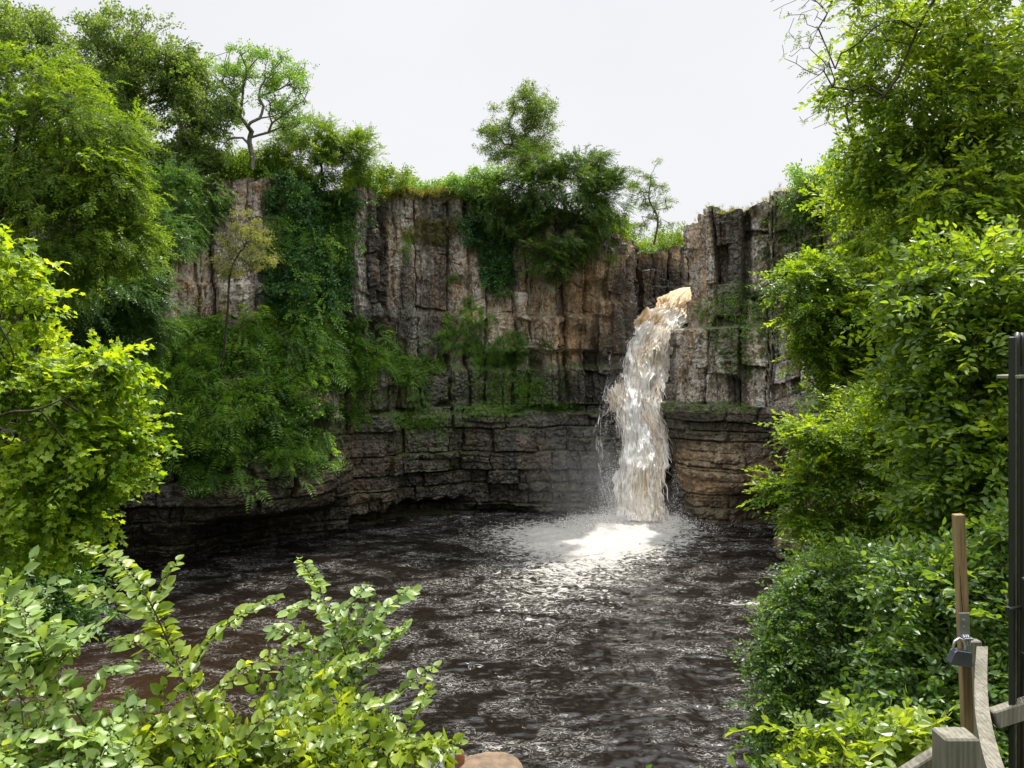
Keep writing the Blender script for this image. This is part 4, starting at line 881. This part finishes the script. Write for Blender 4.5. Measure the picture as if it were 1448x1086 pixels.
leafy('hazel_bush', 'shaded large leaved bush behind the padlocked post', gbase(1420, 5.2), [(1400,1060,5.2),(1370,940,5.1),(1350,860,5.1)],
      [(1340,850,70,70,5.1,.5,110), (1310,940,60,60,5.0,.45,90), (1400,880,60,80,5.0,.45,100), (1290,820,50,40,5.4,.4,50), (1330,1030,70,50,4.6,.4,80), (1410,980,50,60,4.6,.35,60), (1420,790,60,60,5.2,.4,60)],
      TP['near_elm_s'], L_RD, 316, cat='bush', per=4.6, rc=.13, size=.24, outw=.8, droop=.25, **NK)
leafy('bramble', 'big pale leaved plant at the bottom right beside the fence post', gbase(1230, 3.4), [(1230,1120,3.4),(1225,1085,3.4)],
      [(1180,1060,50,26,3.3,.2,24), (1260,1060,50,26,3.3,.2,24), (1225,1035,40,20,3.4,.2,14), (1300,1050,26,20,3.1,.15,10), (1150,1085,40,20,3.3,.2,14)],
      TP['near_elm'], L_ELM, 317, cat='plant', per=2.6, rc=.07, size=.19, **NK)

# ---- foreground shrubs bottom left: explicit shoots with alternate leaves
def shoots(name, label, cat, base, stems, BL, fam, leafm, seed, lf=.098, size=.32, per=1.5, rc=.08, gap=.045, org=None):
    rs = np.random.RandomState(seed); base = np.array(base); rt = thing(name, label, cat, base); wd = MB(); lv = MB()
    one = [dict(zip('VQTA', (lambda g: (g[0], np.array(g[1], int).reshape(-1, 4), np.array(g[2], int).reshape(-1, 3), np.full(len(g[0]), .5)))(leaf_geo('ovate', np.random.RandomState(k))))) for k in range(8)]
    for st, Y in stems:
        pts = [W(x, y, Y+.12*i*rs.uniform(-1, 1)) for i, (x, y) in enumerate(st)]
        Q = bez(pts, 40); L = np.concatenate([[0], np.cumsum(np.linalg.norm(np.diff(Q, axis=0), axis=1))]); n = max(4, int(L[-1]/gap))
        tube(wd, Q, np.linspace(.0055, .0016, 40), 5)
        at = np.interp((np.arange(n)+.5)/n*L[-1], L, np.arange(40)); i0 = at.astype(int); P = Q[i0]; T = np.gradient(Q, axis=0)[i0]; T /= np.linalg.norm(T, axis=1)[:, None]
        side = np.cross(T, [0, -.35, 1.]); side /= np.linalg.norm(side, axis=1)[:, None]; sg = np.where(np.arange(n) % 2, 1, -1)[:, None]
        for rep in range(2):
            sg2 = sg if rep == 0 else -sg
            D = T*rs.uniform(.25, .8, (n, 1))+side*sg2*rs.uniform(.7, 1.1, (n, 1))+rs.normal(0, .15, (n, 3)); D[:, 2] += .05
            U = np.array([[0, -.45, 1.]])+rs.normal(0, .35, (n, 3)); u = (np.arange(n)+.5)/n
            sprays(lv, one, P+rs.normal(0, .004, (n, 3)), D, U, lf*rs.uniform(.75, 1.15, n)*(1-.45*u**3), seed+rep, .4)
        sprays(lv, one, Q[-1:], T[-1:], np.array([[0, -.3, 1.]]), np.array([lf*.7]), seed, .3)
    if BL:
        A, cen = blobs(BL, seed, .2); pos, par, tips = skeleton([base, base+(np.mean(A, 0)-base)*.35, base+(np.mean(A, 0)-base)*.6], A, seed, .3, .1, .15)
        wood(wd, pos, par, .0014, .012); tp = pos[tips]; td = tp-pos[par[tips]]; idx = np.repeat(np.arange(len(tp)), rs.poisson(per, len(tp))+1)
        D = td[idx]/(np.linalg.norm(td[idx], axis=1)[:, None]+1e-9)*.7+rs.normal(0, .6, (len(idx), 3)); D[:, 2] += .1; U = rs.normal(0, .35, (len(idx), 3)); U[:, 2] += 1; U[:, 1] -= .3
        sprays(lv, fam, tp[idx]+rs.normal(0, 1, (len(idx), 3))*rc*.7-D*.3*size, D, U, size*rs.uniform(.7, 1.15, len(idx)), seed, .4)
    wd.build('stems', BK, rt, base, True); lv.build('leaves', leafm, rt, base, True); return rt
shoots('elm_shrub', 'sunlit shrub with a tall arching leafy shoot, left of the foreground', 'shrub', gbase(300, 3.6),
       [([(300,1070),(280,1000),(243,920),(205,840),(160,792),(110,768)], 4.0), ([(262,965),(300,900),(350,866),(388,847)], 4.0), ([(225,880),(190,850),(140,845),(100,835)], 4.0), ([(215,860),(232,825),(250,795)], 4.0), ([(250,945),(200,915),(160,905)], 4.0), ([(285,1010),(330,960),(380,930),(420,905)], 4.0), ([(330,1080),(360,1030),(400,1000),(440,990)], 3.9), ([(240,1090),(215,1040),(170,1000)], 3.9), ([(400,1090),(440,1050),(500,1040)], 3.8), ([(290,1040),(250,1020),(210,1030),(160,1045)], 3.9)],
       [(250,1060,90,20,4.0,.3,16), (320,1050,60,22,4.0,.3,10), (250,1085,110,20,3.7,.3,22), (380,1070,60,20,3.9,.3,10)], TP['near_elm'], L_ELM, 330)
shoots('snowberry_shrub', 'pale green round leaved shrub at the left bottom corner', 'shrub', gbase(60, 3.2),
       [([(150,1090),(110,1010),(75,950),(45,890),(5,820)], 3.6), ([(75,950),(110,905),(150,880)], 3.6), ([(60,920),(20,900),(-20,880)], 3.6), ([(110,1010),(150,960),(190,935)], 3.6), ([(30,1090),(10,1010),(-10,960)], 3.5), ([(130,1060),(90,1040),(40,1030),(0,1035)], 3.4), ([(200,1090),(170,1030),(180,985)], 3.6)],
       [(5,880,36,22,3.6,.25,9), (50,925,50,20,3.6,.3,8), (20,1075,60,20,3.4,.3,8), (80,1090,110,18,3.2,.3,16)], TP['near_elm'], L_ELM2, 331)
shoots('dogwood_shrub', 'grey green leaved shrub with an upright shoot in front of the water', 'shrub', gbase(480, 4.2),
       [([(520,1040),(500,960),(480,900),(455,840),(425,790)], 4.6), ([(480,905),(440,905),(405,895),(385,885)], 4.6), ([(490,930),(530,880),(560,850),(588,830)], 4.6), ([(470,880),(500,850),(520,830)], 4.6), ([(500,960),(540,920),(575,880)], 4.6), ([(455,850),(425,860),(400,865)], 4.6), ([(505,975),(450,950),(410,955)], 4.6)],
       [(470,915,30,20,4.6,.25,4), (440,1000,60,20,4.5,.25,7), (430,1065,90,22,4.2,.3,14)], TP['near_elm'], L_ELM2, 332, lf=.095)
shoots('elm_shrub', 'shrub with yellow tipped shoots left of the brown boulder', 'shrub', gbase(560, 3.9),
       [([(470,1060),(520,1010),(570,975),(612,945)], 4.2), ([(540,1100),(570,1050),(588,1010),(605,975)], 4.2), ([(520,1100),(580,1062),(640,1064)], 4.2), ([(450,1060),(420,1000),(440,960),(530,925)], 4.2), ([(560,1040),(530,1020),(500,985)], 4.2)],
       [(510,1072,60,18,4.0,.25,12), (585,1075,30,12,4.1,.15,4), (450,1080,60,18,3.8,.25,10)], TP['near_elm'], L_ELM, 333)

# ---------------------------------------------------------------- boulder on the bank below the platform
def boulder(name, label, c, sx, sy, sz, seed, c0, c1):
    n = 26; th = np.linspace(0, math.pi, n); ph = np.linspace(0, 2*math.pi, 2*n, endpoint=False); T_, P_ = np.meshgrid(th, ph, indexing='ij')
    v = np.stack([np.sin(T_)*np.cos(P_), np.sin(T_)*np.sin(P_), np.cos(T_)], -1)
    v = np.sign(v)*np.abs(v)**.62; r = 1+.22*fbm(v[..., 0]*1.4+seed, v[..., 1]*1.4, v[..., 2]*1.4, 3, seed)+.06*fbm(v[..., 0]*6, v[..., 1]*6, v[..., 2]*6, 3, seed)
    v = (v*r[..., None])*[sx/2, sy/2, sz/2]; idx = np.arange(v.shape[0]*v.shape[1]).reshape(v.shape[:2]); i2 = np.roll(idx, -1, 1)
    Fq = np.stack([idx[:-1], idx[1:], i2[1:], i2[:-1]], -1).reshape(-1, 4)
    m = NT(name+'_stone'); ob = m.obj(); n1 = m.noise(ob, 9/sx*.5, 6, .7); mat = m.done(m.pbsdf(m.ramp(n1, [(.3, c0), (.7, c1)]), .85, m.bump(m.noise(ob, 18/sx*.5, 5, .7), .6, .03*sx), .3).outputs[0])
    o = link(name, raw_mesh(name, v.reshape(-1, 3), [Fq], mat, True)); o.location = tuple(c); return tag(o, label, 'boulder')
g6 = float(ground_z(np.array([-.15]), np.array([6.]))[0])
boulder('boulder', 'flat topped light brown boulder at the bottom edge', W(692,1100,6.), .50, .5, .26, 3, (.07, .05, .032), (.21, .145, .095))
boulder('stone', 'small rusty orange stone left of the brown boulder', W(650,1076,6.), .075, .08, .17, 5, (.16, .06, .03), (.32, .13, .07))
boulder('boulder', 'dark grey rock wedged under the brown boulder', W(640,1110,6.1), .5, .5, .3, 9, (.04, .04, .04), (.12, .12, .12))

# ---------------------------------------------------------------- fence, padlocked post, gate
def wood_mat(name, c0, c1, c2):
    m = NT(name); v = m.obj(); g = m.noise(m.mapping(v, (14, 14, 1.1)), 3.2, 6, .62, .8); b = m.noise(v, 5, 4, .6)
    ring = m.n('ShaderNodeTexWave'); m.set(ring.inputs[0], m.mapping(v, (1, 1, .12))); ring.inputs['Scale'].default_value = 30; ring.inputs['Distortion'].default_value = 7; ring.inputs['Detail'].default_value = 3
    f = m.math('ADD', m.math('MULTIPLY', g, .88), m.math('MULTIPLY', ring.outputs['Fac'], .12))
    col = m.ramp(f, [(.22, c0), (.5, c1), (.78, c2)]); col = m.mix(m.ramp(b, [(.5, 0.), (.7, .5)]), col, m.mix(1., col, (.55, .62, .5), 'MULTIPLY'))
    return m.done(m.pbsdf(col, .78, m.bump(f, .5, .004), .3).outputs[0])
NEWW = wood_mat('new_timber', (.10, .065, .03), (.24, .17, .085), (.33, .25, .13)); OLDW = wood_mat('weathered_timber', (.05, .046, .035), (.145, .135, .105), (.26, .245, .205))
def metal_mat(name, c, rough, metal=.9, sc_=30):
    m = NT(name); n = m.noise(m.obj(), sc_, 4, .6); return m.done(m.pbsdf(m.mix(m.ramp(n, [(.4, 0.), (.7, .5)]), c, tuple(x*.5 for x in c)), m.ramp(n, [(.3, rough*.7), (.8, min(1, rough*1.4))]), None, .5, metal).outputs[0])
STEEL = metal_mat('galvanised_steel', (.42, .44, .45), .38); LOCKM = metal_mat('lock_body', (.13, .14, .17), .36, .75); BRASS = metal_mat('shackle_steel', (.62, .62, .62), .2)
BLACK = metal_mat('black_gate_paint', (.010, .011, .010), .5, 0.); OLIVE = metal_mat('faded_rail_paint', (.16, .17, .11), .45, .0)
def part(name, root, org, mat, fn, smooth=False):
    mb = MB(); fn(mb); return mb.build(name, mat, root, org, smooth)
# tall new timber with hasp and padlock
Yp = 2.25
a, b = W(1355,727,Yp), W(1371,1100,Yp); a2 = W(1379,905,Yp+.12); b2 = W(1384,1100,Yp+.12)
rt = thing('fence_post', 'tall new timber post carrying the padlock beside the hedge', 'post', b)
part('timber', rt, b, NEWW, lambda mb: bar(mb, b, a, .028, .022, .002, up=(0, 1, .0)))
part('strut', rt, b, OLDW, lambda mb: bar(mb, b2, a2, .026, .026, .003, up=(0, 1, 0)))
def crack(mb):
    for k in range(6):
        p = W(1356.5+k*1.1, 800+k*14, Yp-.0262); q = W(1357.6+k*1.1, 822+k*14, Yp-.0262); bar(mb, p, q, .0022*(1-abs(k-2.5)/5), .001, .0003, up=(0, 1, 0))
mC = NT('dark_gap'); part('split', rt, b, mC.done(mC.pbsdf((.03, .018, .01), .9).outputs[0]), crack)
hc = W(1363.5,886,Yp-.028)
hs = part('hasp', rt, b, STEEL, lambda mb: (box(mb, hc, .030, .003, .078, None, .001), box(mb, hc+[.001, -.012, -.028], .024, .022, .006, None, .001), tube(mb, [hc+[0, -.001, .016], hc+[0, -.006, .016]], .0055, 10), tube(mb, [hc+[0, -.001, -.002], hc+[0, -.005, -.002]], .004, 10), box(mb, W(1372,925,Yp-.028), .018, .003, .07, None, .001)))
def staple(mb):
    for dx in (-.006, .001, .007):
        tube(mb, [hc+[dx, -.004, -.022], hc+[dx*.8, -.020, -.032], hc+[dx*.6+.001, -.02, -.044], hc+[dx*.4, -.008, -.05]], .0018, 6)
part('staple', hs, b, BRASS, staple)
lc = W(1357.5,929,Yp-.055); lt = thing('padlock', 'dark grey steel padlock hanging from the hasp of the tall post', 'padlock', lc)
def lockbody(mb):
    th = math.radians(-9); Rm = np.array([[math.cos(th), 0, -math.sin(th)], [0, 1, 0], [math.sin(th), 0, math.cos(th)]])
    prof = [(-.030, -.022), (.030, -.022), (.031, -.016), (.026, .014), (.022, .020), (-.019, .020), (-.024, .014), (-.032, -.016)]; ring = []
    for y, k in ((-.013, .94), (-.011, 1), (.011, 1), (.013, .94)): ring.append([[x*k, y, z*k] for x, z in prof])
    V = np.array(ring).reshape(-1, 3) @ Rm.T; n = 8; q = []
    for i in range(3):
        for k in range(n): q.append([i*n+k, i*n+(k+1) % n, (i+1)*n+(k+1) % n, (i+1)*n+k])
    V = np.concatenate([V, [[0, -.013, 0] @ Rm.T, [0, .013, 0] @ Rm.T]]); t = [[32, (k+1) % n, k] for k in range(n)]+[[33, 24+k, 24+(k+1) % n] for k in range(n)]
    mb.add(V+lc, q, t)
part('lock_body', lt, lc, LOCKM, lockbody)
part('shackle', lt, lc, BRASS, lambda mb: tube(mb, [lc+np.array(p) for p in [(-.017, 0, .016), (-.019, 0, .030), (-.014, 0, .044), (-.002, 0, .052), (.010, 0, .046), (.015, 0, .032), (.014, 0, .012)]], .0042, 10), True)
# weathered rail running back to the square foreground post
rail = bez([W(1389,914,2.3), W(1387,960,2.15), W(1389,1005,2.0), W(1400,1060,1.85), W(1420,1120,1.7)], 14)
rt = thing('handrail', 'grey weathered board rail curving toward the viewer beside the gate', 'rail', rail[-1])
def railm(mb):
    V = []; 
    for i, p in enumerate(rail):
        w = .0165+.0003*i
        for dx, dz in ((-w, .0), (w, .0), (w, -.10), (-w, -.10)): V.append(p+[dx, 0, dz])
    q = []
    for i in range(13):
        for k in range(4): q.append([i*4+k, i*4+(k+1) % 4, i*4+4+(k+1) % 4, i*4+4+k])
    q += [[3, 2, 1, 0], [52, 53, 54, 55]]; mb.add(V, q)
part('board', rt, rail[-1], OLDW, railm)
part('end_board', rt, rail[-1], OLDW, lambda mb: bar(mb, W(1404,1016,2.0), W(1500,985,2.0), .045, .03, .003, up=(0, 1, 0)))
pc = W(1351,1036,1.60); rt = thing('corner_post', 'square weathered timber post with a sawn top in the bottom right corner', 'post', pc-[0, 0, 1.])
part('post', rt, pc, OLDW, lambda mb: box(mb, pc-[0, 0, .5], .070, .055, 1.0, None, .004)).location = tuple(np.array([0, 0, 1.]))
part('brace', rt, pc, OLDW, lambda mb: bar(mb, W(1330,1068,1.72), W(1230,1130,1.75), .035, .03, .003, up=(0, 1, 0))).location = (0, 0, 1.)
# black metal gate standing open, almost edge on
go = W(1433,1200,2.0); gd = np.array([.73, .68, 0]); g0 = W(1432,540,2.0); zt = W(1432,476,2.0)[2]; zb = 9.95
rt = thing('metal_gate', 'black metal gate with hooped bars standing open at the right edge', 'gate', (g0[0], g0[1], zb))
O = np.array([g0[0], g0[1], 0]); org = (g0[0], g0[1], zb)
at = lambda u, z, off=0.: O+gd*u+np.array([-gd[1], gd[0], 0])*-off+[0, 0, z]
part('stile', rt, org, BLACK, lambda mb: bar(mb, at(0, zb), at(0, zt), .015, .022, .003, up=gd))
for k in range(9):
    part('bar', rt, org, BLACK, lambda mb: tube(mb, [at(.032+.04*k, zb), at(.032+.04*k, zt-.03), at(.035+.04*k, zt-.008), at(.043+.04*k, zt+.006), at(.053+.04*k, zt+.002), at(.059+.04*k, zt-.02), at(.061+.04*k, zt-.07)], .0075, 8), True)
part('top_rail', rt, org, OLIVE, lambda mb: bar(mb, at(-.008, W(1432,533,2.)[2], -.012), at(.9, W(1432,533,2.)[2], -.012), .045, .010, .002, up=(0, 0, 1)))
part('bottom_rail', rt, org, BLACK, lambda mb: bar(mb, at(0, zb+.1), at(.9, zb+.1), .04, .02, .002))
def keep_(mb):
    at = lambda u, z, off=0.: O+gd*u*.35+np.array([.012, -.03, 0])+[0, 0, z]
    z1, z2, z3, z4 = [W(1432, y, 2.)[2] for y in (813, 868, 916, 958)]
    bar(mb, at(.0, z1, .03), at(.06, z2, .03), .012, .02, .002, up=(0, 1, 0)); bar(mb, at(.06, z2, .03), at(.06, z4, .03), .016, .02, .002, up=(0, 1, 0)); bar(mb, at(.0, z3, .03), at(.06, z4, .03), .012, .02, .002, up=(0, 1, 0)); bar(mb, at(.0, z1, .03), at(.0, z3, .03), .01, .02, .002, up=(0, 1, 0))
part('latch_bracket', rt, org, BLACK, keep_)
zl = W(1432,856,2.)[2]; part('latch_bolt', rt, org, BLACK, lambda mb: (tube(mb, [at(.03, zl, .03), np.array([W(1411,856,2.)[0], at(0, zl, .05)[1], zl])], .0052, 10), tube(mb, [[W(1411,856,2.)[0]+.002, at(0, zl, .05)[1], zl+.008], [W(1411,856,2.)[0]+.002, at(0, zl, .05)[1], zl-.012]], .0055, 10)))
# low growth covering both banks
def bank(name, label, xr, yr, n, fam, size, mat, seed, dmin=.4, dmax=14):
    rs = np.random.RandomState(seed); X = rs.uniform(*xr, n*3); Y = rs.uniform(*yr, n*3); d = pool_dist(X, Y)
    k = np.where((d > dmin) & (d < dmax) & (noise(X*.5, Y*.5, 0, seed) > -.35) & ((np.abs(X) > 3.) | (Y > 6)))[0][:n]; X, Y = X[k], Y[k]; n = len(k)
    P = np.stack([X, Y, ground_z(X, Y)+rs.rand(n)*.45*size*1.5], -1); D = rs.normal(0, .8, (n, 3)); D[:, 2] = rs.uniform(.1, .9, n); U = rs.normal(0, .4, (n, 3)); U[:, 2] += 1
    mb = MB(); sprays(mb, fam, P, D, U, size*rs.uniform(.6, 1.3, n), seed, .35); o = mb.build(name, mat, None, P[0]); o.location = tuple(P[0]); tag(o, label, 'undergrowth', kind='stuff')
bank('undergrowth', 'leafy low growth covering the right bank under the bushes', (5, 22), (9, 42), 9000, TP['ledge'], .75, L_RD, 401)
bank('undergrowth', 'low green growth on the left bank under the ash and maple', (-34, -6), (9, 42), 7000, TP['ledge'], .75, L_DARK, 402)
bank('undergrowth', 'low plants on the slope below the viewing place', (-7, 6), (4.5, 19), 3500, TP['ledge'], .34, L_FERN, 403)
# ---------------------------------------------------------------- light, sky, camera
SUN_EL, SUN_AZ = math.radians(SUN_E), math.radians(SUN_A)     # azimuth measured from +Y toward +X
w = bpy.data.worlds.new('World'); sc.world = w; w.use_nodes = True; nt = w.node_tree; nt.nodes.clear()
out = nt.nodes.new('ShaderNodeOutputWorld'); bg = nt.nodes.new('ShaderNodeBackground'); sky = nt.nodes.new('ShaderNodeTexSky')
sky.sky_type = 'NISHITA'; sky.sun_disc = False; sky.sun_elevation = SUN_EL; sky.sun_rotation = SUN_AZ; sky.air_density = 1.0; sky.dust_density = 3.0
tc = nt.nodes.new('ShaderNodeTexCoord'); ns = nt.nodes.new('ShaderNodeTexNoise'); ns.inputs['Scale'].default_value = 1.6; ns.inputs['Detail'].default_value = 5
mp = nt.nodes.new('ShaderNodeMapping'); mp.inputs['Scale'].default_value = (1, 1, 2.2)
nt.links.new(tc.outputs['Generated'], mp.inputs[0]); nt.links.new(mp.outputs[0], ns.inputs['Vector'])
cr = nt.nodes.new('ShaderNodeValToRGB'); cr.color_ramp.elements[0].position = .25; cr.color_ramp.elements[0].color = (6.0, 6.05, 6.25, 1)
cr.color_ramp.elements[1].position = .8; cr.color_ramp.elements[1].color = (6.7, 6.7, 6.8, 1); nt.links.new(ns.outputs['Fac'], cr.inputs[0])
mx = nt.nodes.new('ShaderNodeMix'); mx.data_type = 'RGBA'; mx.inputs[0].default_value = .93
sx = nt.nodes.new('ShaderNodeSeparateXYZ'); nt.links.new(tc.outputs['Generated'], sx.inputs[0])
zr = nt.nodes.new('ShaderNodeMapRange'); nt.links.new(sx.outputs[2], zr.inputs[0]); zr.inputs[1].default_value = .42; zr.inputs[2].default_value = .9
zr.inputs[3].default_value = 1.; zr.inputs[4].default_value = ZEN; zr.interpolation_type = 'SMOOTHSTEP'        # an overcast sky is brightest overhead
vm = nt.nodes.new('ShaderNodeVectorMath'); vm.operation = 'SCALE'; nt.links.new(cr.outputs[0], vm.inputs[0]); nt.links.new(zr.outputs[0], vm.inputs['Scale'])
nt.links.new(sky.outputs[0], mx.inputs[6]); nt.links.new(vm.outputs[0], mx.inputs[7]); nt.links.new(mx.outputs[2], bg.inputs[0])
bg.inputs[1].default_value = SKY_S; nt.links.new(bg.outputs[0], out.inputs[0])
sl = bpy.data.lights.new('sun', 'SUN'); sl.energy = SUN_S; sl.angle = math.radians(1.2); sl.color = (1, .95, .86)
so = bpy.data.objects.new('sun', sl); C.objects.link(so)
from mathutils import Vector
d = Vector((math.sin(SUN_AZ)*math.cos(SUN_EL), math.cos(SUN_AZ)*math.cos(SUN_EL), math.sin(SUN_EL)))
so.rotation_euler = d.to_track_quat('Z', 'Y').to_euler()
cd = bpy.data.cameras.new('camera'); co = bpy.data.objects.new('camera', cd); C.objects.link(co); sc.camera = co
co.location = (0, 0, CZ); co.rotation_euler = (math.pi/2, 0, 0); cd.sensor_width = 36; cd.lens = 36*F/1448
cd.shift_y = -(543-HY)/1448; cd.clip_start = .05; cd.clip_end = 6000
sc.view_settings.view_transform = 'Standard'; sc.view_settings.look = 'None'; sc.view_settings.gamma = 1; sc.view_settings.exposure = EXPO
cy = sc.cycles; cy.max_bounces = 6; cy.transparent_max_bounces = 24; cy.diffuse_bounces = 2; cy.glossy_bounces = 2; cy.transmission_bounces = 4
cy.volume_bounces = 1; cy.sample_clamp_indirect = 4; cy.sample_clamp_direct = 12; cy.caustics_reflective = False; cy.use_denoising = True
cy.volume_step_rate = 2.5; cy.volume_max_steps = 48
